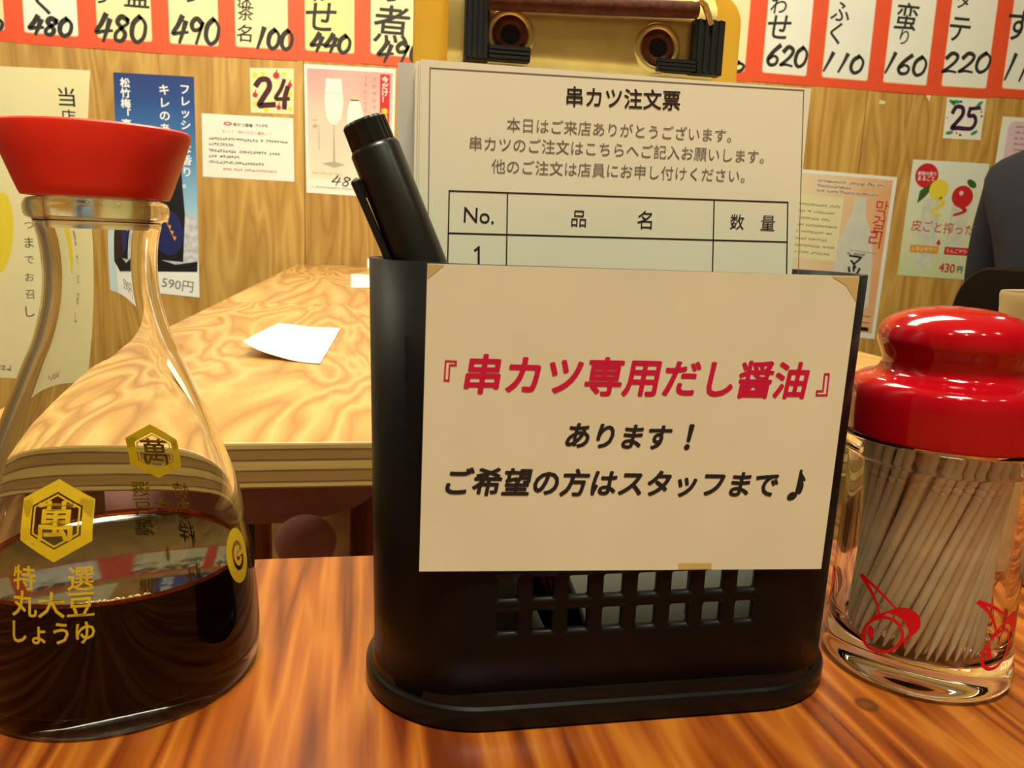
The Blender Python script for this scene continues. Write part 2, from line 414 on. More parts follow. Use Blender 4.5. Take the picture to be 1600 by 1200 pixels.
    def scribble(s, a0, b0, a1, b1, m, seed=0, vert=False):     # print too small to read: broken dashes
        R = random.Random(seed); W = s.box[1] - s.box[0]; Hh = s.box[3] - s.box[2]
        if not vert:
            h = (b1 - b0); step = h * Hh / W * .95; a = a0
            while a < a1 - step * .5:
                if R.random() > .08:
                    for k in range(2):
                        y = b0 + h * R.uniform(.05, .85); s.poly([(a, y), (a + step * .82, y), (a + step * .82, y + h * .16), (a, y + h * .16)], m)
                    x = a + step * R.uniform(.1, .7); s.poly([(x, b0), (x + step * .16, b0), (x + step * .16, b1), (x, b1)], m)
                a += step
        else:
            wd = a1 - a0; step = wd * W / Hh * 1.0; b = b0
            while b < b1 - step * .5:
                for k in range(2):
                    y = b + step * R.uniform(.05, .7); s.poly([(a0, y), (a1, y), (a1, y + step * .13), (a0, y + step * .13)], m)
                x = a0 + wd * R.uniform(.15, .7); s.poly([(x, b), (x + wd * .14, b), (x + wd * .14, b + step * .85), (x, b + step * .85)], m)
                b += step
    def build(s, name, label, cat, group=None, parent=None):
        c = ((s.box[0] + s.box[1]) / 2, s.y, (s.box[2] + s.box[3]) / 2)
        o = s.mb.build(name, s.mats, parent, c)
        return tag(o, label, cat, group) if parent is None else o

def quad(y, tl, tr, br, bl):                     # pixel corners -> (x, z) corners BL BR TR TL on plane y
    return [on_y(*p, y) for p in (bl, br, tr, tl)]
def upright(y, tl, br, rot=0.0):                 # an upright rectangle between two pixel corners
    (x0, z1), (x1, z0) = on_y(*tl, y), on_y(*br, y)
    cx, cz = (x0 + x1) / 2, (z0 + z1) / 2; c, q = math.cos(rot), math.sin(rot)
    return [(cx + (x - cx) * c - (z - cz) * q, cz + (x - cx) * q + (z - cz) * c) for x, z in ((x0, z0), (x1, z0), (x1, z1), (x0, z1))]

# print colours
INK = pm('ink_black', srgb(30, 26, 24), .7, var=.0)
INKB = pm('brush_ink', srgb(44, 40, 34), .6, var=.15, vscale=200)
GREY = pm('ink_grey', srgb(120, 112, 100), .7, var=.0)
LGREY = pm('ink_light_grey', srgb(176, 170, 150), .7, var=.0)
PAPER = pm('white_paper', srgb(240, 238, 226), .6, var=.02, vscale=8)
CREAM = pm('cream_paper', srgb(238, 226, 176), .6, var=.03, vscale=6)
YELP = pm('pale_yellow_paper', srgb(240, 226, 150), .6, var=.03, vscale=6)
FORMP = pm('form_paper', srgb(248, 242, 214), .65, var=.02, vscale=40)
SIGNP = pm('laminated_card', srgb(230, 222, 190), .42, var=.035, vscale=45, spec=.4)
ORANGE = pm('orange_red_print', srgb(236, 84, 44), .55, var=.04, vscale=20)
PALEOR = pm('pale_orange_print', srgb(248, 190, 150), .55, var=0)
RED = pm('red_print', srgb(206, 34, 40), .55, var=0)
CRIM = pm('crimson_print', srgb(206, 18, 66), .5, var=.04, vscale=200)
MAROON = pm('maroon_print', srgb(66, 14, 22), .55, var=0)
PURPLE = pm('purple_print', srgb(60, 18, 58), .55, var=0)
YEL = pm('yellow_print', srgb(240, 214, 60), .55, var=0)
GOLD = pm('ochre_print', srgb(226, 160, 50), .55, var=0)
GREEN = pm('green_print', srgb(48, 150, 84), .55, var=0)
DGREEN = pm('dark_green_print', srgb(64, 96, 40), .55, var=0)
WHITE = pm('white_print', srgb(246, 246, 240), .55, var=0)
PINK = pm('pink_print', srgb(230, 196, 204), .55, var=.05, vscale=10)
NAVYP = pm('navy_print', srgb(30, 38, 96), .5, var=.1)
BLACKP = pm('black_print', srgb(22, 20, 24), .45, var=0)

def grad_mat(name, stops, axis='Z', lo=0, hi=1, mottled=0, scale=12):
    """printed colour that changes up the sheet, in the sheet's own coordinates"""
    m = bpy.data.materials.new(name); m.use_nodes = True; nt, b = _nodes(m); N = nt.nodes.new; L = nt.links.new
    tc = N('ShaderNodeTexCoord'); sp = N('ShaderNodeSeparateXYZ'); L(tc.outputs['Object'], sp.inputs[0])
    mr = N('ShaderNodeMapRange'); mr.inputs['From Min'].default_value = lo; mr.inputs['From Max'].default_value = hi; L(sp.outputs[axis], mr.inputs['Value'])
    n = N('ShaderNodeTexNoise'); n.inputs['Scale'].default_value = scale; n.inputs['Detail'].default_value = 3; L(tc.outputs['Object'], n.inputs['Vector'])
    a = N('ShaderNodeMath'); a.operation = 'MULTIPLY_ADD'; a.inputs[1].default_value = mottled; L(n.outputs['Fac'], a.inputs[0])
    s_ = N('ShaderNodeMath'); s_.operation = 'SUBTRACT'; s_.inputs[1].default_value = mottled / 2; L(mr.outputs[0], s_.inputs[0]); L(s_.outputs[0], a.inputs[2])
    r = N('ShaderNodeValToRGB'); e = r.color_ramp.elements
    while len(e) < len(stops): e.new(.5)
    for k, (p, c) in enumerate(stops): e[k].position = p; e[k].color = (*c, 1)
    L(a.outputs[0], r.inputs['Fac']); L(r.outputs['Color'], b.inputs['Base Color']); b.inputs['Roughness'].default_value = .5
    return m

# ------------------------------------------------------------------ the room
def slab(name, a, b, mat):
    m = MB(); m.box(a, b); o = m.build(name, mat); o['kind'] = 'structure'; return o
M_plaster = pm('warm_plaster', srgb(120, 106, 84), .8, var=.05, vscale=3)
M_ceil = pm('ceiling_paint', srgb(150, 140, 122), .8, var=.04, vscale=3)
slab('floor', (XL, YB, FLOOR - .05), (XR, WALL, FLOOR), M_floor)
slab('ceiling', (XL, YB, CEIL), (XR, WALL, CEIL + .05), M_ceil)
slab('wall_back', (XL, WALL, FLOOR), (XR, WALL + .05, CEIL), M_wall)
slab('wall_left', (XL - .05, YB, FLOOR), (XL, WALL, CEIL), M_plaster)
slab('wall_right', (XR, YB, FLOOR), (XR + .05, WALL, CEIL), M_plaster)
slab('wall_front', (XL, YB - .05, FLOOR), (XR, YB, CEIL), M_plaster)

# ------------------------------------------------------------------ ceiling lamps (each bulb carries its own light)
M_bulb = pm('lit_bulb', (1, .9, .7), .4, var=0, emit=((1, .82, .55), 30))
M_socket = pm('lamp_socket', srgb(30, 28, 26), .4, var=.05)
def pendant(x, y, z, power, label, r=.035, color=(1, .97, .70)):
    t = empty('pendant_lamp', (x, y, CEIL), label, 'lamp', 'bare bulb pendant lamps')
    m = MB(); m.lathe([(0, CEIL), (.045, CEIL), (.045, CEIL - .012), (.012, CEIL - .02), (0, CEIL - .02)], 24, Matrix.Translation((x, y, 0))); m.build('canopy', M_socket, t, smooth=40)
    m = MB(); m.tube([(x, y, CEIL - .015), (x, y, z + r + .06)], .003, 8); m.build('cord', M_socket, t, smooth=60)
    m = MB(); m.lathe([(0, z + r + .065), (.014, z + r + .06), (.018, z + r + .03), (.018, z + r), (0, z + r)], 20, Matrix.Translation((x, y, 0))); m.build('socket', M_socket, t, smooth=40)
    m = MB(); m.lathe([(.012, z + r + .004), (.016, z + r * .8), (r * .9, z + r * .3), (r, z - r * .1), (r * .8, z - r * .7), (r * .4, z - r * .98), (0, z - r)], 24, Matrix.Translation((x, y, 0))); m.build('bulb', M_bulb, t, smooth=60)
    light('POINT', 'pendant_bulb_light', (x, y, z - r - .03), power, color, .03)
pendant(-.55, 1.75, 1.25, 7, 'bare bulb pendant lamp over the far plywood table, left of the pair')
pendant(.75, 1.75, 1.25, 7, 'bare bulb pendant lamp over the far plywood table, right of the pair')
pendant(.15, .85, 1.25, 4, 'bare bulb pendant lamp over the middle plywood table')
pendant(1.9, 1.6, 1.3, 5, 'bare bulb pendant lamp beside the right wall')
pendant(-1.25, 1.2, 1.2, 14, 'added bare bulb pendant lamp over the left aisle to brighten under the tables')  # added lamp, out of view, brightens the space under the tables
for k, (x, y, z) in enumerate([(-.5, -.35, 1.2), (-.15, -.6, 1.3), (.35, -.55, 1.25), (.75, -.3, 1.2)]):
    pendant(x, y, z, 1.6, 'bare bulb pendant lamp in the row behind the camera, %s from the left' % ('first', 'second', 'third', 'fourth')[k], .026)

# ------------------------------------------------------------------ tables
def table(label, x0, x1, y0, y1, top, thick=.024, legs=()):
    t = empty('wooden_table', ((x0 + x1) / 2, (y0 + y1) / 2, FLOOR), label, 'table')
    m = MB(); m.box((x0, y0, -thick), (x1, y1, 0))
    m.m = [1, 0, 1, 1, 1, 1]                         # faces: bottom, top, four ply edges
    m.build('table_top', [top, M_plies], t, bevel=.0012)
    for (lx, ly) in legs:
        g = MB(); g.box((lx - .02, ly - .02, FLOOR), (lx + .02, ly + .02, -thick)); g.build('leg', M_leg, t, bevel=.003)
    g = MB()
    xs = [p[0] for p in legs]; ys = [p[1] for p in legs]
    g.box((min(xs) + .02, max(ys) - .01, -thick - .06), (max(xs) - .02, max(ys) + .01, -thick)); g.build('apron', M_leg, t, bevel=.002)
    return t
table('orange-brown varnished wooden table in the foreground carrying the soy bottle', -.42, .50, -.40, .254, M_near, legs=((-.38, -.36), (.46, -.36), (-.38, .21), (.46, .21)))
table('middle plywood table with layered front edge and a white paper on it', -.20, .515, .400, 1.178, M_ply, legs=((-.165, .45), (.475, .45), (0.0, 1.155), (.475, 1.155)))
table('far plywood table against the papered wall', -.20, .56, 1.184, 2.515, M_ply2, legs=((-.165, 1.25), (.52, 1.25), (-.165, 2.47), (.52, 2.47)))

# papers lying on the tables
def lying(label, pix, curl=.0):
    pts = [on_z(u, v, .0006) for u, v in pix]
    n = 10; m = MB(); g = []
    (a, b, c, d) = pts                                   # far-left, far-right, near-right, near-left
    for j in range(n + 1):
        for i in range(n + 1):
            s_, t_ = i / n, j / n
            x = (a[0] * (1 - s_) + b[0] * s_) * (1 - t_) + (d[0] * (1 - s_) + c[0] * s_) * t_
            y = (a[1] * (1 - s_) + b[1] * s_) * (1 - t_) + (d[1] * (1 - s_) + c[1] * s_) * t_
            z = .0012 + curl * ((1 - s_) ** 3 * t_ + .5 * max(0, s_ - .6) ** 2 * (1 - t_)) + .0004 * math.sin(9 * s_ + 4 * t_)
            m.v.append((x, y, z))
    for j in range(n):
        for i in range(n):
            q = j * (n + 1) + i; m.f.append((q, q + n + 1, q + n + 2, q + 1)); m.m.append(0)
    o = m.build('paper_sheet', PAPER, None, (sum(p[0] for p in pts) / 4, sum(p[1] for p in pts) / 4, .0006), smooth=80)
    so = o.modifiers.new('thickness', 'SOLIDIFY'); so.thickness = .0005
    return tag(o, label, 'paper', 'white papers lying on the tables')
lying('white paper lying on the middle plywood table, curled at its near left corner', [(435, 506), (532, 515), (500, 569), (380, 556)], .012)
lying('small white paper on the far table, the nearer of two', [(548, 428), (640, 431), (640, 451), (548, 449)])
(xa, za), (xb, zb) = on_y(574, 404, 2.44), on_y(650, 404, 2.44)
m = MB(); h_ = za
m.add([(xa, 2.42, .0004), (xb, 2.42, .0004), (xb, 2.44, h_), (xa, 2.44, h_), (xa, 2.46, .0004), (xb, 2.46, .0004)], [(0, 1, 2, 3), (3, 2, 5, 4)])
o = m.build('folded_card', PAPER, None, ((xa + xb) / 2, 2.44, 0)); so = o.modifiers.new('thickness', 'SOLIDIFY'); so.thickness = .0006
tag(o, 'small folded white card standing on the far table by the wall', 'card')

# ------------------------------------------------------------------ wall papers: price strips
WY = WALL - .0004
def strip(px0, px1, vb0, vb1, label, digits, chars, paper, dpx, bold=.012, dh=None, over=0):
    """orange-bordered price strip; px0, px1 at the bottom edge (vb0, vb1), hanging from above the frame"""
    (x0, z0), (x1, z1) = on_y(px0, vb0, WY), on_y(px1, vb1, WY); top = max(z0, z1) + .36
    s = Sheet(WY - over, .0006)
    s.outline([(x0, z0), (x1, z1), (x1, top), (x0, top)], ORANGE)
    W = x1 - x0; bw = .022
    s.rect(.13, .06, .87, 1 - .028 / .36, PALEOR, .008); s.up()
    s.rect(.14, .066, .86, 1 - .031 / .36, paper, .007); s.up(); s.up()
    (ua, ub, vb, vt) = dpx
    p0 = s.P(ua, vb[0]); p1 = s.P(ub, vb[1]); h = abs(s.P(ua, vt)[1] - p0[1])
    s.digits(digits, p0, p1, h, .0125, INKB)
    for (ch, u, v, size) in chars:
        gv, gf, bb = glyphs(ch, bold, .1); c = s.P(u, v); k = size * .0018
        xm, ym = (bb[0] + bb[1]) / 2, (bb[2] + bb[3]) / 2
        s.mb.add([(c[0] + (x - xm) * k, s.front - ly * s.step * .08, c[1] + (y - ym) * k) for x, y, ly in gv], gf, s.mi(INKB))
    s.build('price_strip', label, 'price strip', 'orange-bordered price strips along the wall')

strip(-90, 24, 58, 66, 'orange-bordered price strip cut off at the left edge of the photo', '490', [], CREAM, (-70, 6, (40, 50), 20))
strip(24, 139, 67, 76, 'orange-bordered price strip reading 480 in thinner strokes, second from left', '480', [('く', 68, 2, 42)], PAPER, (44, 114, (53, 58), 25))
strip(138, 254, 75, 84, 'orange-bordered price strip reading 480 in thick strokes above the blue poster', '480', [('盛', 214, -8, 40), ('り', 160, -10, 34)], CREAM, (148, 230, (64, 68), 22), over=.0012)
strip(252, 356, 84, 90, 'orange-bordered price strip reading 490 left of the 100 strip', '490', [('り', 300, -14, 40)], CREAM, (268, 344, (66, 71), 25))
strip(354, 465, 89, 95, 'orange-bordered price strip reading 100 with small brush writing', '100', [('抹', 382, -2, 24), ('茶', 384, 20, 25), ('名', 382, 52, 28)], CREAM, (396, 458, (75, 79), 44), over=.0012)
strip(463, 567, 94, 101, 'pale yellow price strip with orange border reading 440', '440', [('わ', 500, -14, 38), ('せ', 502, 26, 54)], YELP, (484, 548, (80, 84), 52))
strip(565, 668, 99, 108, 'orange-bordered price strip beside the yellow clipboard, left side', '490', [('つ', 612, -10, 40), ('煮', 612, 38, 62)], CREAM, (588, 664, (96, 100), 64), over=.0012)
strip(1062, 1177, 121, 128, 'orange-bordered price strip mostly behind the yellow clipboard, right side', '490', [], CREAM, (1078, 1163, (108, 114), 92))
strip(1176, 1270, 127, 135, 'orange-bordered price strip reading 620', '620', [('わ', 1217, 8, 34), ('せ', 1218, 42, 50)], PAPER, (1196, 1260, (102, 106), 70), over=.0012)
strip(1269, 1366, 134, 142, 'orange-bordered price strip reading 110 right of the 620 strip', '110', [('ふ', 1313, 18, 40), ('く', 1306, 52, 42)], PAPER, (1280, 1348, (110, 116), 82))
strip(1365, 1457, 142, 149, 'orange-bordered price strip reading 160', '160', [('蛮', 1417, 26, 50), ('り', 1413, 58, 30)], PAPER, (1376, 1446, (113, 120), 82), over=.0012)
strip(1456, 1551, 148, 153, 'orange-bordered price strip reading 220', '220', [('タ', 1506, 0, 34), ('テ', 1500, 46, 52)], PAPER, (1470, 1546, (114, 114), 82))
strip(1550, 1645, 151, 158, 'orange-bordered price strip cut off at the right edge of the photo', '110', [('す', 1594, 40, 62)], PAPER, (1563, 1630, (124, 130), 84), over=.0012)

# ------------------------------------------------------------------ wall papers: posters and cards
s = Sheet(WY)                                             # cream notice, far left
s.outline(quad(WY, (-120, 98), (141, 110), (118, 598), (-150, 580)), CREAM); s.up()
s.textpx('当', (91, 151), (117, 152), INKB, bold=.01); s.textpx('店', (95, 181), (118, 183), INKB, bold=.01)
for k, ch in enumerate('つまでお召し'):
    s.textpx(ch, (38 + .4 * k, 352 + 27 * k), (52 + .4 * k, 352 + 27 * k), INKB)
s.scribble(.40, .955, .62, .975, GREY, 4)
s.ellipse(.51, .52, .075, .13, YEL)
s.scribble(.44, .03, .46, .1, CREAM, 2)
s.build('wall_notice', 'large cream notice with vertical brush writing behind the soy bottle', 'notice')

s = Sheet(WY)                                             # blue drink poster
y_c = (.21, -.10)
BLUE = grad_mat('blue_sky_print', [(0, srgb(206, 226, 236)), (.25, srgb(150, 194, 224)), (.55, srgb(66, 128, 190)), (.85, srgb(26, 70, 142)), (1, srgb(20, 52, 124))], 'Z', -.15, .31)
s.outline(quad(WY, (177, 113), (303, 120), (312, 465), (190, 452)), BLUE); s.up()
s.column('フレッシュな香り。', .88, .03, .50, .135, WHITE, .02)
s.column('キレのあじ', .62, .035, .32, .14, WHITE, .02)
s.column('松竹梅「豪快」', .14, .02, .34, .12, WHITE, .03)
s.poly([(.28, 1), (.28, .86), (1, .80), (1, 1)], WHITE); s.up()
s.poly([(.2, .62), (.5, .70), (1, .66), (1, .74), (.98, .88), (.4, .90), (.2, .86)], BLACKP); s.up()          # bowl
ICE = pm('ice_print', srgb(206, 206, 214), .5, var=.25, vscale=60)
s.poly([(.62, .66), (.78, .60), (.92, .62), (1, .66), (1, .83), (.70, .855), (.52, .84)], ICE); s.up()
s.poly([(.62, .34), (.80, .34), (.82, .50), (.84, .62), (.80, .84), (.52, .84), (.48, .62), (.58, .50)], BLACKP); s.up()   # bottle
s.ellipse(.62, .71, .19, .105, NAVYP); s.up()
for k in range(5):
    s.poly([(.55 + .03 * k, .62 + .025 * k), (.60 + .03 * k, .625 + .025 * k), (.58 + .03 * k, .645 + .025 * k)], GOLD)
s.textf('590円', (.52, .945), (.92, .955), GREY)
s.build('drink_poster', 'blue drink poster with white vertical lettering and a dark bottle', 'poster')

s = Sheet(WY)                                             # card 24
s.outline(quad(WY, (390, 106), (459, 107), (459, 179), (392, 176)), CREAM); s.up()
for a, b, r, m in ((.12, .16, .06, YEL), (.3, .14, .05, YEL), (.78, .13, .05, YEL), (.9, .55, .06, YEL), (.36, .92, .06, YEL), (.1, .8, .05, YEL), (.92, .88, .045, YEL), (.12, .36, .03, YEL),
                   (.60, .16, .075, RED), (.91, .36, .055, RED), (.11, .60, .06, RED), (.65, .86, .055, RED)):
    s.ellipse(a, b, r, r, m)
    if m == RED: s.line((a, b - r), (a + .02, b - r - .05), .003, DGREEN)
s.up()
s.brush([(.14, .38), (.24, .26), (.40, .26), (.44, .42), (.32, .62), (.20, .82), (.34, .82), (.54, .80)], .0155, MAROON, taper=False)
s.brush([(.78, .26), (.70, .46), (.58, .66), (.74, .67), (.88, .66)], .011, MAROON, taper=False)
s.brush([(.86, .42), (.80, .62), (.78, .86)], .014, MAROON, taper=False)
s.build('number_card', 'cream number card 24 with red and yellow fruit dots', 'card')

s = Sheet(WY)                                             # white notice under 24
s.outline(quad(WY, (315, 177), (458, 185), (460, 284), (317, 276)), PAPER); s.up()
s.ellipse(.28, .14, .045, .03, RED); s.up(); s.ellipse(.28, .14, .025, .012, PAPER)
s.textf('串かつ酒場', (.34, .145), (.55, .15), INK, bold=.01); s.textf('でんがな', (.58, .14), (.72, .14), INK, bold=.02)
s.textf('も～！？「串かつにだし醤油」！？', (.22, .26), (.76, .265), RED)
for k, (b, a1) in enumerate(((.38, .93), (.47, .34), (.57, .84), (.66, .40), (.75, .68))):
    s.scribble(.07, b - .02, a1, b + .025, INK, 20 + k)
s.scribble(.2, .84, .80, .875, RED, 31)
s.build('wall_notice', 'small white landscape notice with printed lines under the 24 card', 'notice')

s = Sheet(WY)                                             # sparkling drink poster
PEACH = grad_mat('peach_print', [(0, srgb(244, 226, 200)), (.4, srgb(240, 206, 186)), (.7, srgb(232, 178, 168)), (1, srgb(226, 150, 150))], 'Z', -.14, .20, .5, 9)
s.outline(quad(WY, (475, 100), (618, 108), (614, 310), (479, 301)), PAPER); s.up()
s.rect(.03, .03, .97, .88, PEACH); s.up()
s.rect(.83, .045, .94, .72, RED); s.up()
s.column('今だけ！', .885, .06, .26, .075, WHITE, .02); s.column('春限定', .885, .30, .46, .075, YEL, .02); s.column('です', .885, .5, .6, .075, WHITE, .02)
FLUTE = pm('flute_print', srgb(250, 244, 226), .5, var=.05)
s.poly([(.235, .10), (.40, .10), (.425, .27), (.40, .40), (.345, .45), (.29, .45), (.235, .40), (.215, .27)], FLUTE)
s.poly([(.312, .45), (.325, .45), (.33, .74), (.44, .76), (.32, .79), (.18, .76), (.305, .74)], LGREY)
s.poly([(.50, .25), (.60, .25), (.64, .34), (.66, .60), (.46, .60), (.47, .34)], FLUTE); s.poly([(.52, .22), (.59, .22), (.60, .26), (.50, .26)], PALEOR)
s.up(); s.line((.215, .21), (.42, .21), .0015, LGREY)
s.column('さわやかで甘口', .77, .06, .44, .05, GREY); s.column('うすにごりスパ', .67, .06, .40, .05, GREY)
s.column('一杯', .11, .40, .50, .05, GREY); s.scribble(.14, .46, .16, .66, LGREY, 3, True)
s.scribble(.06, .83, .40, .845, LGREY, 5); s.scribble(.06, .94, .9, .955, LGREY, 6)
s.digits('480', s.frac(.28, .925), s.frac(.62, .935), .028, .004, INKB)
s.build('drink_poster', 'pale pink drink poster with a champagne flute and red side band', 'poster')

s = Sheet(WY)                                             # card 25
s.outline(quad(WY, (1480, 152), (1541, 155), (1532, 219), (1473, 216)), PAPER); s.up()
for a, b, rot in ((.14, .12, .6), (.84, .13, -.7), (.15, .86, -.2), (.80, .83, -.5), (.24, .10, 0)):
    s.ellipse(a, b, .10, .045, GREEN, 16, rot)
for a, b, m in ((.36, .09, NAVYP), (.92, .32, GOLD), (.94, .42, GREEN), (.06, .5, PINK), (.44, .90, MAROON), (.34, .86, GOLD), (.90, .26, PINK)):
    s.ellipse(a, b, .035, .03, m)
s.up()
s.brush([(.18, .36), (.26, .22), (.42, .24), (.44, .40), (.32, .58), (.20, .74), (.36, .73), (.50, .74)], .0145, PURPLE, taper=False)
s.brush([(.62, .24), (.60, .42), (.74, .42), (.80, .56), (.72, .72), (.54, .74)], .0135, PURPLE, taper=False); s.brush([(.62, .25), (.86, .22)], .012, PURPLE, taper=False)
s.build('number_card', 'white number card 25 with green leaf corners', 'card')

s = Sheet(WY)                                             # fruit drink poster
APG = grad_mat('pale_green_print', [(0, srgb(206, 218, 168)), (.5, srgb(226, 230, 196)), (1, srgb(230, 234, 220))], 'Z', -.2, .2, .35, 7)
s.outline(quad(WY, (1427, 249), (1546, 256), (1521, 438), (1402, 430)), APG); s.up()
GLS = pm('glass_print', srgb(214, 216, 196), .5, var=.1, vscale=40)
s.poly([(.20, .33), (.40, .30), (.44, .62), (.42, .92), (.20, .92), (.18, .6)], GLS); s.poly([(.58, .34), (.80, .34), (.82, .62), (.80, .74), (.56, .74)], GLS); s.up()
s.ellipse(.20, .13, .15, .105, RED); s.up()
s.textf('果物の香り', (.08, .115), (.32, .11), WHITE, bold=.01); s.textf('まるごと', (.09, .155), (.31, .15), WHITE, bold=.01)
s.poly([(.12, .37), (.14, .26), (.26, .19), (.27, .26), (.2, .32)], DGREEN); s.up()
s.ellipse(.38, .24, .125, .085, YEL, rot=-.4); s.ellipse(.70, .29, .14, .095, RED)
s.ellipse(.80, .175, .07, .03, DGREEN, 14, .5)
s.brush([(.42, .32), (.46, .36), (.34, .42), (.38, .46), (.44, .45)], .013, YEL, taper=True); s.brush([(.72, .38), (.76, .41), (.62, .45)], .013, RED, taper=True)
s.up()
s.ellipse(.68, .26, .03, .02, PINK)
s.textf('皮ごと搾った', (.09, .555), (.91, .57), RED, bold=.0)
s.poly([(.44, .70), (.47, .66), (.50, .70), (.47, .72)], RED)
s.rect(.11, .725, .48, .79, GOLD); s.rect(.56, .725, .93, .79, RED); s.up()
s.textf('レモンサワー', (.14, .757), (.45, .757), WHITE); s.textf('りんごサワー', (.59, .757), (.90, .757), WHITE)
s.textf('430', (.52, .905), (.73, .91), RED, bold=.02); s.textf('円', (.76, .915), (.83, .915), INK, bold=.02)
s.build('drink_poster', 'pale green drink poster with a lemon, a red apple and 430 price', 'poster')

s = Sheet(WY)                                             # rice wine poster
ORG = grad_mat('orange_haze_print', [(0, srgb(230, 176, 120)), (.3, srgb(240, 214, 176)), (.6, srgb(238, 196, 150)), (1, srgb(226, 150, 90))], 'X', -.28, .30, .5, 6)
s.outline(quad(WY, (1225, 262), (1402, 277), (1366, 530), (1195, 512)), PAPER); s.up()
s.rect(.02, .02, .965, .965, ORG); s.up()
BOT = pm('bottle_print', srgb(214, 214, 200), .5, var=.06, vscale=20)
s.poly([(.64, .14), (.75, .14), (.76, .24), (.84, .36), (.88, .50), (.90, .80), (.80, .84), (.60, .84), (.54, .80), (.54, .50), (.57, .36), (.64, .24)], BOT); s.up()
s.rect(.05, .15, .55, .54, CREAM); s.up()
for k, b in enumerate((.045, .075, .105)):
    s.scribble(.30, b, (.90, .60, .84)[k], b + .024, WHITE, 40 + k); 
s.up()
for k, b in enumerate((.05, .08, .11)): s.scribble(.305, b + .002, (.90, .60, .84)[k], b + .016, GREY, 50 + k)
for k in range(8): s.scribble(.08, .20 + .042 * k, .52 - .03 * (k % 3), .215 + .042 * k, GREY, 60 + k)
s.up()
for k, ch in enumerate('막걸리'): s.textf(ch, (.845 - .012 * k, .19 + .095 * k), (.955 - .012 * k, .195 + .095 * k), RED)
s.line((.66, .46), (.90, .47), .0012, GREY); s.scribble(.64, .475, .80, .492, MAROON, 71)
for k, ch in enumerate('マッコリ'): s.textf(ch, (.66, .53 + .07 * k), (.78, .535 + .07 * k), INK, bold=.02)
s.rect(.52, .93, .93, .955, BLACKP)
for k in range(2):
    s.scribble(.70, .845 + .04 * k, .80, .87 + .04 * k, RED, 80 + k); s.scribble(.84, .855 + .04 * k, .93, .868 + .04 * k, RED, 90 + k)
s.build('drink_poster', 'orange drink poster with red Korean lettering and a pale bottle', 'poster')

s = Sheet(WY)                                             # pink notice, right
s.outline(quad(WY, (1567, 182), (1700, 190), (1688, 290), (1551, 280)), PAPER); s.up()
s.rect(.08, .06, .92, .94, PINK, .03); s.up()
for k in range(6): s.scribble(.17, .13 + .09 * k, .80, .165 + .09 * k, INK, 100 + k)
s.build('wall_notice', 'white notice with a pink panel beside the navy-clad person', 'notice')

def scrap(pix, label):
    s = Sheet(WY); s.outline([on_y(u, v, WY) for u, v in pix], CREAM); s.build('paper_scrap', label, 'paper scrap', 'torn paper scraps on the plywood wall')
scrap([(1373, 162), (1381, 163), (1384, 159), (1375, 156)], 'tiny torn paper scrap on the plywood wall below the 110 strip')
scrap([(1452, 159), (1455, 147), (1445, 146)], 'pointed torn paper scrap just below the 160 strip')

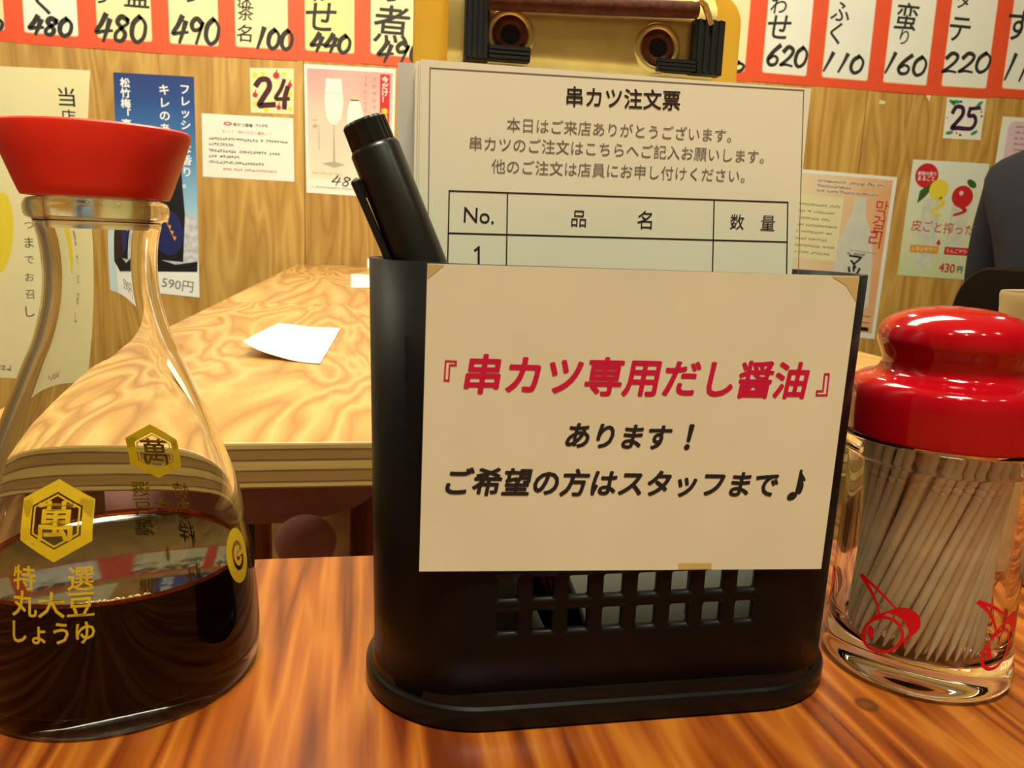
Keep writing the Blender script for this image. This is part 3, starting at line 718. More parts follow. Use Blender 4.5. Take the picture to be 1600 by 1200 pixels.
# ------------------------------------------------------------------ black caddy
CX, CYc = .0585, .1800
M_black = pm('black_plastic', srgb(11, 8, 7), .45, var=.12, vscale=300, bump=.02, spec=.22)
M_blackg = pm('black_glossy_plastic', srgb(12, 10, 9), .26, var=.1, vscale=200, spec=.4)
caddy = empty('menu_caddy', (CX, CYc, 0), 'black plastic table caddy with square slots and a cream sign taped to its front', 'caddy')
def caddy_body():
    a, b, r = .0556, .0248, .0225
    x0 = .0265 - CX; pitch = .00765; cols = [x0 + pitch * k for k in range(9)]
    zr = [.0045, .0206, .0282, .0358, .0995]
    per = []                                               # outline from the left end of the front run, counter-clockwise
    per += [(x, -b) for x in ([-(a - r)] if cols[0] > -(a - r) + .0005 else []) + cols]
    nfront0 = len(per) - 9
    n = 12
    for (sx, sy, a0) in ((1, -1, -90), (1, 1, 0), (-1, 1, 90), (-1, -1, 180)):
        for k in range(n + 1):
            t = math.radians(a0 + 90 * k / n)
            per.append((sx * (a - r) + r * math.cos(t), sy * (b - r) + r * math.sin(t)))
    if abs(per[-1][0] - per[0][0]) < 1e-5 and abs(per[-1][1] - per[0][1]) < 1e-5: per.pop()
    fl = lambda x, z: x * (1 + .035 * z / .1)
    bm = bmesh.new(); rows = [[bm.verts.new((fl(x, z), y, z)) for x, y in per] for z in zr]
    N_ = len(per)
    for j in range(len(zr) - 1):
        for k in range(N_):
            k2 = (k + 1) % N_
            q = (rows[j][k], rows[j][k2], rows[j + 1][k2], rows[j + 1][k])
            if j in (1, 2) and nfront0 <= k < nfront0 + 8:
                xa, xb = per[k][0], per[k + 1][0]; xm, zm = (xa + xb) / 2, (zr[j] + zr[j + 1]) / 2
                hx, hz, rr = .00225, .0025, .0005; ring = []
                for (sx, sz, a0) in ((-1, -1, 180), (1, -1, 270), (1, 1, 0), (-1, 1, 90)):
                    for i in range(3):
                        t = math.radians(a0 + 45 * i); zz = zm + sz * (hz - rr) + rr * math.sin(t)
                        ring.append(bm.verts.new((fl(xm + sx * (hx - rr) + rr * math.cos(t), zz), -b, zz)))
                for c in range(4):
                    g = ring[c * 3:c * 3 + 3]; nx = ring[(c * 3 + 3) % 12]; q2 = q[(c + 1) % 4]
                    bm.faces.new((q[c], g[1], g[0])); bm.faces.new((q[c], g[2], g[1])); bm.faces.new((q[c], q2, nx, g[2]))
            else:
                bm.faces.new(q)
    bmesh.ops.recalc_face_normals(bm, faces=bm.faces)
    me = bpy.data.meshes.new('body'); bm.to_mesh(me); bm.free()
    me.polygons.foreach_set('use_smooth', [True] * len(me.polygons)); me.set_sharp_from_angle(angle=math.radians(30)); me.materials.append(M_black)
    o = bpy.data.objects.new('body', me); COL.objects.link(o); o.parent = caddy
    so = o.modifiers.new('wall', 'SOLIDIFY'); so.thickness = .0017; so.offset = -1
    return o
caddy_body()
m = MB()
rings = []
for ins, z in ((.0006, 0), (.0000, .0008), (.0000, .0042), (.0004, .0050), (.0012, .0054), (.0014, .0058), (.0014, .0074), (.0018, .0082), (.0026, .0085), (.0055, .0085)):
    rings.append([(CX + x, CYc + y, z) for x, y in rrect(.0578 - ins, .0268 - ins, .0262 - ins, 14)])
m.loft(rings, True, True); m.build('base_flange', M_blackg, caddy, smooth=35)

# the cream sign taped on the front
SY = .1547
s = Sheet(SY, .0005, .00003)
s.outline(quad(SY - .0005, (668, 412), (1343, 432), (1283, 889), (655, 893)), SIGNP); s.up()
s.textpx('『', (694, 579), (713, 580), CRIM, tall=1.0, bold=.012); 
s.textpx('串カツ専用だし醤油', (725, 584), (1264, 595), CRIM, bold=.027, shear=.12)
s.textpx('』', (1276, 601), (1295, 601), CRIM, tall=1.0, bold=.012)
s.textpx('あります', (884, 680), (1050, 684), INK, bold=.03, shear=.16); s.textpx('！', (1070, 683), (1084, 683), INK, bold=.03, shear=.16)
s.textpx('ご希望の方はスタッフまで', (696, 752), (1216, 757), INK, bold=.03, shear=.14); s.textpx('♪', (1232, 758), (1259, 758), INK, bold=.015, shear=.1)
TAPE = pm('yellowed_tape', srgb(206, 178, 110), .35, var=.1, vscale=90, spec=.6)
s.poly([s.P(1300, 432), s.P(1342, 433), s.P(1338, 472), s.P(1322, 446)], TAPE, False)
s.poly([s.P(668, 413), s.P(694, 414), s.P(668, 436)], TAPE, False)
s.poly([s.P(1060, 880), s.P(1112, 880), s.P(1112, 889), s.P(1060, 890)], TAPE, False)
s.build('taped_sign', 'cream laminated sign with red and black Japanese lettering on the black caddy', 'sign')

# ------------------------------------------------------------------ what stands in the caddy
FY = .1800
pad = empty('order_form_pad', (.056, .182, .005), 'pad of printed order forms with a blank table, front of the papers in the caddy', 'order form')
s = Sheet(FY, .0004, .00003)
(xl, zt), (xr, zt2) = on_y(657, 93, FY), on_y(1266, 139, FY)
s.outline([(xl + .0002, .0052), (xr - .0008, .0052), (xr, zt2), (xl, zt)], FORMP); s.up()
def pl(a, b, wd=.00022, m=GREY): s.line(s.P(*a), s.P(*b), wd, m, False)
pl((672, 106), (1256, 141)); pl((672, 106), (668, 430)); pl((1256, 141), (1247, 440))
for a, b in (((702, 298), (1231, 316)), ((700, 364), (1230, 378)), ((702, 298), (699, 430)), ((793, 301), (791, 430)), ((1116, 312), (1113, 440)), ((1231, 316), (1229, 440))): pl(a, b, .0003, INK)
for k in range(1, 9):                                       # the empty rows go on down inside the caddy
    z_ = s.P(700, 364)[1] - .0111 * k
    if z_ > .012: s.line((s.P(700, 364)[0] - .0002, z_), (s.P(1230, 378)[0], z_), .0003, INK, False)
for u_, v_ in ((699, 430), (791, 430), (1113, 440), (1229, 440)):
    x_, z_ = s.P(u_, v_); s.line((x_, z_ + .001), (x_, .012), .0003, INK, False)
s.textpx('串カツ注文票', (885, 150), (1063, 157), INK, bold=.014)
s.textpx('本日はご来店ありがとうございます。', (792, 194), (1143, 212), GREY)
s.textpx('串カツのご注文はこちらへご記入お願いします。', (734, 223), (1194, 245), GREY)
s.textpx('他のご注文は店員にお申し付けください。', (768, 259), (1164, 275), GREY)
s.textpx('No.', (725, 335), (772, 338), INK); s.textpx('品', (893, 341), (916, 342), INK); s.textpx('名', (996, 343), (1019, 344), INK)
s.textpx('数', (1141, 346), (1163, 347), INK); s.textpx('量', (1189, 348), (1211, 349), INK)
pl((748, 386), (748, 420), .0005, INK); pl((742, 391), (748, 386), .0004, INK)
s.build('form_sheet', None, None, parent=pad)
m = MB()
for k in range(9):
    R = random.Random(k); dx, dz = R.uniform(-.0005, .0004), R.uniform(-.0004, .0002)
    m.box((xl - .0006 + dx, FY + .0001 + k * .0006, .0052), (xr - .0002 + dx, FY + .00055 + k * .0006, min(zt, zt2) - .0003 + dz))
m.build('paper_block', FORMP, pad)
slips = empty('slip_stack', (.05, .190, .005), 'greyish paper slips behind the order forms, showing at their left edge', 'paper stack')
GREYP = pm('grey_white_paper', srgb(214, 210, 202), .65, var=.03, vscale=30)
(x0, z0) = on_y(622, 97, .1862)
m = MB()
for k in range(6):
    m.box((x0 + .0003 * k, .1862 + k * .0011, .0052), (x0 + .088 + .0003 * k, .1870 + k * .0011, z0 - .0005 * (k % 3)))
m.build('slips', GREYP, slips)

# black marker leaning on the left end of the rim
def axis_matrix(p0, p1):
    d = (Vector(p1) - Vector(p0)).normalized(); q = d.to_track_quat('Z', 'Y'); return Matrix.Translation(p0) @ q.to_matrix().to_4x4()
PEN1 = Vector((-.0004, .1738, .1273)); PEN0 = Vector((.0500, .1690, .0085))
pen = empty('marker_pen', PEN0, 'thick black marker pen leaning out of the caddy at its left end', 'pen')
A = axis_matrix(PEN0, PEN1); Lp = (PEN1 - PEN0).length
M_pen = pm('black_pen_plastic', srgb(24, 22, 18), .3, var=.08, vscale=300, spec=.6)
m = MB(); m.lathe([(0, 0), (.0035, .0004), (.0045, .004), (.0050, .012), (.0050, Lp - .050), (0, Lp - .050)], 40, A); m.build('barrel', M_pen, pen, smooth=35)
m = MB(); m.lathe([(0, Lp - .056), (.0054, Lp - .056), (.0056, Lp - .054), (.0052, Lp - .0062), (.0048, Lp - .0055), (.0046, Lp - .0053), (0, Lp - .0053)], 40, A); pcap = m.build('cap', M_pen, pen, smooth=35)
m = MB(); m.lathe([(0, Lp - .0060), (.0046, Lp - .0060), (.0045, Lp - .0005), (.0041, Lp), (0, Lp)], 48, A, ell=lambda z, a: 1 + .02 * (1 if math.sin(24 * a) > 0 else -1)); m.build('cap_end', M_pen, pcap, smooth=20)
m = MB(); q = A.to_3x3(); d = (PEN1 - PEN0).normalized(); side = Vector((-1, 0, 0)); side = (side - d * side.dot(d)).normalized(); wv = d.cross(side)
def cp(t, o_, w_): return PEN0 + d * t + side * o_ + wv * w_
for (t0, o0, t1, o1) in ((Lp - .0105, .0056, Lp - .0305, .0052),):
    vs = [cp(t, o_ + e, w_) for t, o_ in ((t0, o0), (t1, o1)) for e in (0, .0016) for w_ in (-.0022, .0022)]
    m.add(vs, [(0, 1, 3, 2), (4, 6, 7, 5), (0, 4, 5, 1), (2, 3, 7, 6), (0, 2, 6, 4), (1, 5, 7, 3)])
vs = [cp(t, o_, w_) for t in (Lp - .0145, Lp - .0105) for o_ in (.0046, .0066) for w_ in (-.0018, .0018)]
m.add(vs, [(0, 1, 3, 2), (4, 6, 7, 5), (0, 4, 5, 1), (2, 3, 7, 6), (0, 2, 6, 4), (1, 5, 7, 3)])
m.build('clip', M_pen, pcap, bevel=.0004)

# yellow clipboard with a rusty clip
BY = .1975
M_board = pm('yellow_board', srgb(240, 208, 84), .45, var=.08, vscale=25)
nt, b_ = _nodes(M_board); tr_ = nt.nodes.new('ShaderNodeBsdfTranslucent'); tr_.inputs[0].default_value = (*srgb(246, 214, 90), 1)
mx_ = nt.nodes.new('ShaderNodeMixShader'); mx_.inputs[0].default_value = .5
nt.links.new(b_.outputs[0], mx_.inputs[1]); nt.links.new(tr_.outputs[0], mx_.inputs[2]); nt.links.new(mx_.outputs[0], nt.nodes['Material Output'].inputs[0])
M_steel = pm('worn_steel_yellow_reflection', (.86, .66, .24), .34, .75, var=.12, vscale=90, bump=.05)  # yellow reflection put into the base colour of the steel
M_rust = pm('rust', srgb(92, 44, 18), .75, .2, var=.4, vscale=500, bump=.3)
M_rubber = pm('black_rubber', srgb(26, 25, 24), .5, var=.1, vscale=200)
M_hole = pm('rivet_hole', srgb(14, 8, 5), .8, var=0)
(bx0, _), (bx1, _) = on_y(646, 60, BY), on_y(1156, 70, BY)
clipb = empty('clipboard', ((bx0 + bx1) / 2, BY + .001, .005), 'yellow clipboard with a worn metal clip standing behind the order forms', 'clipboard')
m = MB(); zt_b = .1655; ring = [(x, z) for x, z in rrect((bx1 - bx0) / 2, (zt_b - .005) / 2, .007, 8, (bx0 + bx1) / 2, (zt_b + .005) / 2)]
m.loft([[(x, BY, z) for x, z in ring], [(x, BY + .0022, z) for x, z in ring]]); m.build('board', M_board, clipb, bevel=.0004)
KY = .1905
kx = lambda u, v=50: on_y(u, v, KY)[0]
kz = lambda v, u=900: on_y(u, v, KY)[1]
m = MB(); prof = [(BY - .0004, .1640), (.1935, .1632), (.1912, .1600), (.1905, .1560), (.1905, .1470), (.1912, .1440), (.1926, .1428)]
th = .0007; fr = [(y, z) for y, z in prof]; bk = [(y + th, z) for y, z in reversed(prof)]
pr = fr + bk
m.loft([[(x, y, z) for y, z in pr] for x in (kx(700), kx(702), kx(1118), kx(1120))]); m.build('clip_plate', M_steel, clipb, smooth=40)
for (u, v) in ((797, 54), (1027, 75)):
    x, z = on_y(u, v, KY); Ax = Matrix.Translation((x, KY, z)) @ Matrix.Rotation(math.radians(90), 4, 'X')      # local z points to the camera
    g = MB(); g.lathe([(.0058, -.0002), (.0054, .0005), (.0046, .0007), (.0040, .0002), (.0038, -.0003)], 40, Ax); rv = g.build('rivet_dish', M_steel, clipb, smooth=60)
    g = MB(); g.lathe([(.0041, -.0002), (.0037, .0006), (.0028, .0010), (.0022, .0006), (.0021, -.0002)], 32, Ax); g.build('rivet_rust', M_rust, rv, smooth=60)
    g = MB(); g.lathe([(0, .0003), (.0023, .0003), (.0023, -.0003), (0, -.0003)], 24, Ax); g.build('rivet_hole', M_hole, rv)
def grip(pix_v, pix_h, ribs_v, ribs_h):
    g = MB(); f0, f1 = KY - .0022, KY + .0012
    for (u0, v0, u1, v1) in (pix_v, pix_h):
        (a, c), (b, d_) = on_y(u0, v0, KY), on_y(u1, v1, KY); g.box((a, f0, min(c, d_)), (b, f1, max(c, d_)))
    (u0, v0, u1, v1) = pix_v; (a, c), (b, d_) = on_y(u0, v0, KY), on_y(u1, v1, KY)
    for k in range(ribs_v):
        x = a + (b - a) * (k + .7) / (ribs_v + .4); g.box((x - .0004, f0 - .0005, min(c, d_) + .0004), (x + .0004, f0, max(c, d_)))
    (u0, v0, u1, v1) = pix_h; (a, c), (b, d_) = on_y(u0, v0, KY), on_y(u1, v1, KY); lo, hi = min(c, d_), max(c, d_)
    for k in range(ribs_h):
        z = lo + (hi - lo) * (k + .7) / (ribs_h + .4); g.box((a + .0004, f0 - .0005, z - .0003), (b, f0, z + .0003))
    g.build('rubber_grip', M_rubber, clipb)
grip((727, -28, 761, 98), (760, 72, 825, 100), 4, 3)
grip((1081, 33, 1121, 121), (1024, 93, 1082, 117), 4, 3)
(xa, za), (xb, zb) = on_y(764, 0, .187), on_y(1092, 14, .187)
m = MB(); m.tube([(xa, .1880, za), ((xa + xb) / 2, .1880, (za + zb) / 2 - .0001), (xb, .1880, zb)], .0019, 16); m.build('spring_bar', M_rust, clipb, smooth=60)
pw = [on_y(u, v, .1885) for u, v in ((1072, 14), (1092, 2), (1100, 10), (1106, 24), (1110, 40))]
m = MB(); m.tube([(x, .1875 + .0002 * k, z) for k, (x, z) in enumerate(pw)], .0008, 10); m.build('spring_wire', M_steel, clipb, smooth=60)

# ------------------------------------------------------------------ soy sauce bottle
BX, BYc = -.0570, .1910
BOTTLE = [(.0290, .0), (.0306, .0008), (.0314, .0035), (.0317, .008), (.0315, .014), (.0311, .020), (.0302, .028), (.0292, .034), (.0272, .0447), (.0237, .055), (.0211, .062), (.0189, .0675), (.0163, .074),
          (.0146, .0780), (.0133, .082), (.0122, .0865), (.01165, .090), (.0114, .094), (.0115, .098), (.0119, .1015), (.0125, .1040), (.0127, .1050), (.0138, .1056), (.0143, .1070), (.0141, .1086), (.0134, .1094)]
def prof_at(prof, z):
    for (r0, z0), (r1, z1) in zip(prof, prof[1:]):
        if z0 <= z <= z1 and z1 > z0: return r0 + (r1 - r0) * (z - z0) / (z1 - z0)
    return prof[-1][0]
def dense(prof, n=5):
    q = smooth_line(prof, n); return q
TB = Matrix.Translation((BX, BYc, 0))
bottle = empty('soy_sauce_bottle', (BX, BYc, 0), 'clear glass soy sauce bottle with a flared red cap on the left', 'bottle')
M_glass = glass('clear_glass', (.985, .99, .965), 0.0, 1.38)
outer = dense(BOTTLE)
WT = .0017
inner = [(max(.001, r - WT), z) for r, z in outer if .0045 < z < .1094]
inner = [(0, .0040), (.020, .0042), (.0268, .0050)] + inner
m = MB(); m.lathe([(0, .0012), (.024, .0012), (.027, .0004)] + outer + [(.0125, .1096)] + list(reversed(inner)), 96, TB)
m.build('glass_body', M_glass, bottle, smooth=50)
# cap: oval flare with a pouring lip at either side
M_cap = pm('red_cap_plastic', srgb(228, 46, 26), .38, var=.04, vscale=120, spec=.5)
def cap_flare(z, a):
    t = max(0, min(1, (z - .1105) / .0125)); c = math.cos(a - math.radians(10)) ** 2
    return 1 + .28 * t * (.35 + .65 * c ** 1.6)
m = MB(); m.lathe([(.0118, .1098), (.0144, .1100), (.0147, .1106), (.0148, .1120), (.0150, .1180), (.0151, .1232), (.0150, .1242), (.0145, .1246), (.0135, .1240), (.0120, .1215), (0, .1205)], 96, TB, ell=cap_flare)
m.build('cap', M_cap, bottle, smooth=45)
m = MB(); m.lathe([(.0, .1035), (.0100, .1035), (.0104, .1060), (.0106, .1098), (0, .1098)], 48, TB); m.build('cap_plug', pm('clear_plug', srgb(230, 226, 206), .2, var=0, trans=.9, ior=1.2), bottle, smooth=40)

def wrap(mb, prof, cx, cy, ang0, z0, pts, faces, off=.00012, mi=0):
    """lay flat shapes (s = right along the surface, t = up) on a turned surface"""
    vs = []
    for q_ in pts:
        s_, t_ = q_[0], q_[1]
        z = z0 + t_; r = prof_at(prof, z) + off + (q_[2] * 6e-6 if len(q_) > 2 else 0); a = ang0 + s_ / r
        vs.append((cx + r * math.cos(a), cy + r * math.sin(a), z))
    mb.add(vs, faces, mi)
def wrap_text(mb, prof, cx, cy, ang0, z0, body, s0, s1, t, bold=0, tall=1.0, res=2):
    v, f, (x0, x1, y0, y1) = glyphs(body, bold, 0, 1, res); k = (s1 - s0) / (x1 - x0); ym = (y0 + y1) / 2
    wrap(mb, prof, cx, cy, ang0, z0, [(s0 + (x - x0) * k, t + (y - ym) * k * tall, ly) for x, y, ly in v], f)
def hexagon(mb, prof, cx, cy, ang0, z0, r_out, r_in, squash=1.0):
    n = 8; o_, i_ = [], []
    for k in range(6):
        a0 = math.radians(30 + 60 * k); a1 = math.radians(90 + 60 * k)
        for j in range(n):
            t = j / n; x = math.cos(a0) * (1 - t) + math.cos(a1) * t; y = math.sin(a0) * (1 - t) + math.sin(a1) * t
            o_.append((r_out * x * squash, r_out * y)); i_.append((r_in * x * squash, r_in * y))
    N_ = len(o_); wrap(mb, prof, cx, cy, ang0, z0, o_ + i_, [(k, (k + 1) % N_, N_ + (k + 1) % N_, N_ + k) for k in range(N_)])
M_yel = pm('yellow_glass_print', srgb(228, 190, 30), .5, var=.05, vscale=200)
nt, b_ = _nodes(M_yel); tr_ = nt.nodes.new('ShaderNodeBsdfTranslucent'); tr_.inputs[0].default_value = (*srgb(228, 190, 30), 1)
mx_ = nt.nodes.new('ShaderNodeMixShader'); mx_.inputs[0].default_value = .35
nt.links.new(b_.outputs[0], mx_.inputs[1]); nt.links.new(tr_.outputs[0], mx_.inputs[2]); nt.links.new(mx_.outputs[0], nt.nodes['Material Output'].inputs[0])
def label_print(ang, full=True):
    mb = MB(); P_ = BOTTLE; a = math.radians(ang)
    hexagon(mb, P_, BX, BYc, a, .0462, .0079, .0055, 1.02)
    hexagon(mb, P_, BX, BYc, a, .0462, .0051, .0047, 1.02)
    wrap_text(mb, P_, BX, BYc, a, .0462, '萬', -.0036, .0036, 0, .02)
    if full:
        wrap_text(mb, P_, BX, BYc, a, 0, '特', -.0083, -.0035, .0350, .012); wrap_text(mb, P_, BX, BYc, a, 0, '選', .0027, .0075, .0350, .012)
        wrap_text(mb, P_, BX, BYc, a, 0, '丸大豆', -.0084, .0077, .0299, .012)
        wrap_text(mb, P_, BX, BYc, a, 0, 'しょうゆ', -.0083, .0078, .0242, .016, tall=1.15)
    mb.build('label_print', M_yel, bottle)
label_print(-96.6); label_print(83)
mb = MB()
def round_mark(ang, z0):
    a = math.radians(ang); n = 32
    for ro, ri, k0, k1 in ((.0064, .0035, 0, 32), (.0024, .0012, 4, 30)):
        pts = [(ro * .72 * math.cos(2 * math.pi * k / n), ro * math.sin(2 * math.pi * k / n)) for k in range(n)] + [(ri * .72 * math.cos(2 * math.pi * k / n), ri * math.sin(2 * math.pi * k / n)) for k in range(n)]
        wrap(mb, BOTTLE, BX, BYc, a, z0, pts, [(k % n, (k + 1) % n, n + (k + 1) % n, n + k % n) for k in range(k0, k1)])
    wrap(mb, BOTTLE, BX, BYc, a, z0, [(0, -.0004), (.0028, -.0004), (.0028, .0005), (0, .0005)], [(0, 1, 2, 3)])
round_mark(-17, .0305); mb.build('side_mark', M_yel, bottle)

# the sauce inside
LIQ = .0283
M_soy = pm('dark_soy', (.006, .002, .0008), .04, var=0, spec=.5)
M_soy2 = pm('dark_soy_against_glass', (.006, .002, .0008), .3, var=0, spec=.0)
soy = empty('soy_sauce', (BX, BYc, .004), 'dark soy sauce filling the lower part of the glass bottle', 'sauce')
li = [(r + .00012, z) for r, z in inner if z <= LIQ]
rl = prof_at([(r, z) for r, z in inner[2:]], LIQ) + .00012
m = MB(); m.lathe([(0, .00415)] + [(r, z + .0001) for r, z in li[1:]] + [(rl, LIQ + .0003)], 96, TB, mi=1); m.lathe([(rl, LIQ + .0003), (rl - .0009, LIQ), (0, LIQ)], 96, TB); liquid = m.build('liquid', [M_soy, M_soy2], soy, smooth=50)
M_men = pm('amber_meniscus', srgb(196, 84, 14), .05, var=0, spec=.5, trans=.85, ior=1.1)
m = MB(); m.lathe([(rl, LIQ + .0002), (rl + .00002, LIQ + .0012), (rl - .0003, LIQ + .0006), (rl - .0009, LIQ + .00005)], 96, TB, closed=True); m.build('meniscus', M_men, liquid, smooth=60)
m = MB(); R = random.Random(3)
for k in range(34):
    a = math.radians(-88 + 26 * k / 33 + R.uniform(-.4, .4)); rr = rl - .0010 - R.uniform(0, .0004); q = R.uniform(.0004, .0007)
    m.lathe([(0, q), (q * .7, q * .7), (q, 0), (q * .7, -q * .6), (0, -q)], 8, Matrix.Translation((BX + rr * math.cos(a), BYc + rr * math.sin(a), LIQ + q * .8)))
o = m.build('foam_bubbles', pm('bubble_film', srgb(226, 186, 90), .15, var=0, trans=.5), liquid, smooth=60); o['kind'] = 'stuff'

# ------------------------------------------------------------------ toothpick jar
JX, JY = .1420, .1715; TJ = Matrix.Translation((JX, JY, 0))
JAR = [(.0190, 0), (.0214, .0006), (.0226, .0022), (.0226, .0045), (.0219, .0085), (.0215, .014), (.0213, .026), (.0211, .040), (.0210, .0530), (.0211, .0548), (.0224, .0556), (.0230, .0566), (.0230, .0596), (.0226, .0602)]
jar = empty('toothpick_jar', (JX, JY, 0), 'clear jar with a knobbed red lid and red cherry prints, on the right', 'jar')
M_acr = glass('clear_acrylic', (.99, .985, .96), 0.0, 1.45)
m = MB()
jin = [(0, .0066), (.0150, .0068), (.0178, .0080), (.0186, .0105), (.0188, .014), (.0187, .026), (.0186, .040), (.0186, .0602)]
m.lathe([(0, .0010), (.0150, .0010)] + dense(JAR, 4) + list(reversed(jin)), 96, TJ); m.build('jar_body', M_acr, jar, smooth=45)
M_lid = pm('red_lid_plastic', srgb(170, 7, 20), .1, var=.03, vscale=80, spec=.5, coat=.2)
LID = [(.0190, .0608), (.0222, .0608), (.0229, .0612), (.0231, .0620), (.0232, .0680), (.0230, .0715), (.0222, .0736), (.0205, .0748), (.0180, .0756), (.0166, .0766), (.0160, .0780), (.0161, .0797), (.0168, .0815), (.0175, .0833), (.0176, .0850), (.0168, .0874), (.0146, .0895), (.0110, .0911), (.0070, .0920), (.0035, .0924), (0, .0925)]
m = MB(); m.lathe([(0, .0700), (.0180, .0700), (.0185, .0690)] + dense(LID, 4), 96, TJ); m.build('lid', M_lid, jar, smooth=40)
M_cher = pm('red_cherry_print', srgb(214, 8, 22), .4, var=0)
CH0 = -144
def cherry(ang, z0):
    mb = MB(); a = math.radians(ang); a0 = math.radians(CH0)
    def P2(u, v):                                                          # measured on the photo, carried onto the jar's side
        d = ray(u + 1000, v); r = .0214; A_ = d.x ** 2 + d.y ** 2; Bq = -(d.x * JX + d.y * JY); Cq = JX ** 2 + JY ** 2 - r * r
        k = (-Bq - math.sqrt(Bq * Bq - A_ * Cq)) / A_; x, y, z = d.x * k, d.y * k, H + d.z * k
        return ((math.atan2(y - JY, x - JX) - a0) * r, z - z0)
    def ring_(cu, cv, ru, rv, wd, n=36, fill=False, k0=0, k1=36):
        o_ = [P2(cu + ru * math.cos(2 * math.pi * i / n), cv + rv * math.sin(2 * math.pi * i / n)) for i in range(n)]
        i_ = [P2(cu + (ru - wd) * math.cos(2 * math.pi * i / n), cv + (rv - wd) * math.sin(2 * math.pi * i / n)) for i in range(n)]
        wrap(mb, JAR, JX, JY, a, z0, o_ + i_, [(i, n + i, n + (i + 1) % n, (i + 1) % n) for i in range(n)][k0:k1])
    ring_(380, 991, 33, 29, 5)
    ring_(361, 987, 5, 10, 4.9)
    n = 30; pts = []                                                         # solid cherry behind: crescent
    cu, cv, ru, rv = 409, 973, 30, 24
    for i in range(n):
        t = math.radians(-165 + 250 * i / (n - 1)); pts.append(P2(cu + ru * math.cos(t), cv + rv * math.sin(t)))
    inn = []
    for i in range(n):
        t = math.radians(-125 + 160 * i / (n - 1)); inn.append(P2(382 + 38 * math.cos(t), 991 + 33 * math.sin(t)))
    wrap(mb, JAR, JX, JY, a, z0, pts + inn, [(i, n + i, n + i + 1, i + 1) for i in range(n - 1)])
    def stem(p):
        q = smooth_line(p, 5); L_, R_ = [], []
        for i, c in enumerate(q):
            b = q[max(i - 1, 0)]; e = q[min(i + 1, len(q) - 1)]; dx, dy = e[0] - b[0], e[1] - b[1]; dd = math.hypot(dx, dy); w_ = 2.6 - 1.1 * i / len(q)
            L_.append(P2(c[0] - dy / dd * w_, c[1] + dx / dd * w_)); R_.append(P2(c[0] + dy / dd * w_, c[1] - dx / dd * w_))
        n_ = len(q); wrap(mb, JAR, JX, JY, a, z0, L_ + R_, [(i, n_ + i, n_ + i + 1, i + 1) for i in range(n_ - 1)])
    stem([(345, 897), (362, 925), (372, 950), (375, 970)]); stem([(345, 897), (365, 915), (385, 935), (400, 951)])
    mb.build('cherry_print', M_cher, jar)
for ang in (-144, -144 + 72, -144 + 144, -144 + 216, -144 - 72): cherry(ang, .0192)

M_pick = pm('pale_birch', srgb(244, 222, 176), .6, var=.14, vscale=120)
M_pick2 = pm('tan_birch', srgb(228, 198, 148), .6, var=.14, vscale=120)
def make_pick(mat):
    t = MB(); Lk = .0555; r = .00104
    pr_ = [(0, 0), (.0003, .0008), (r * .75, .006), (r, .011), (r, Lk - .0120)]
    for g in (.0110, .0092, .0060):
        pr_ += [(r, Lk - g - .0003), (r * .72, Lk - g), (r, Lk - g + .0003)]
    pr_ += [(r, Lk - .0004), (r * .7, Lk), (0, Lk)]
    t.lathe(pr_, 10)
    o = t.build('toothpick', mat, smooth=50)
    return tag(o, 'pale wooden toothpick leaning among the others in the clear jar', 'toothpick', 'toothpicks in the clear jar')
protos = [make_pick(M_pick), make_pick(M_pick2)]; used = [False, False]
R = random.Random(11)
for (rb, rt, n, off) in ((.0160, .0173, 43, 0), (.0136, .0149, 36, .5), (.0112, .0124, 29, .2), (.0088, .0098, 22, .7)):
    for k in range(n):
        th = 2 * math.pi * (k + off + R.uniform(-.12, .12)) / n; tw = math.radians(56 + R.uniform(-2.5, 2.5))
        b0 = Vector((JX - .0008 + rb * math.cos(th), JY + rb * math.sin(th), .0073 + R.uniform(0, .0008)))
        t0 = Vector((JX + rt * math.cos(th + tw), JY + rt * math.sin(th + tw), .0073 + .0545))
        i = 0 if R.random() < .65 else 1
        o = protos[i] if not used[i] else protos[i].copy()
        if used[i]: COL.objects.link(o)
        used[i] = True
        d = (t0 - b0).normalized(); o.location = b0
        o.rotation_mode = 'QUATERNION'; o.rotation_quaternion = d.to_track_quat('Z', 'Y')

# ------------------------------------------------------------------ tumbler behind the jar
tx, ty = .2330, .2180
m = MB(); T = Matrix.Translation((tx, ty, 0))
m.lathe([(0, 0), (.0240, 0), (.0255, .001), (.0262, .004), (.0292, .0890), (.0296, .0925), (.0292, .0936), (.0286, .0932), (.0282, .0890), (.0252, .006), (.022, .005), (0, .005)], 72, T)
o = m.build('tumbler', pm('cloudy_plastic', srgb(226, 206, 160), .25, var=.05, trans=.55, ior=1.3), None, (tx, ty, 0), smooth=45)
tag(o, 'cloudy beige plastic tumbler half cut off behind the toothpick jar', 'tumbler')

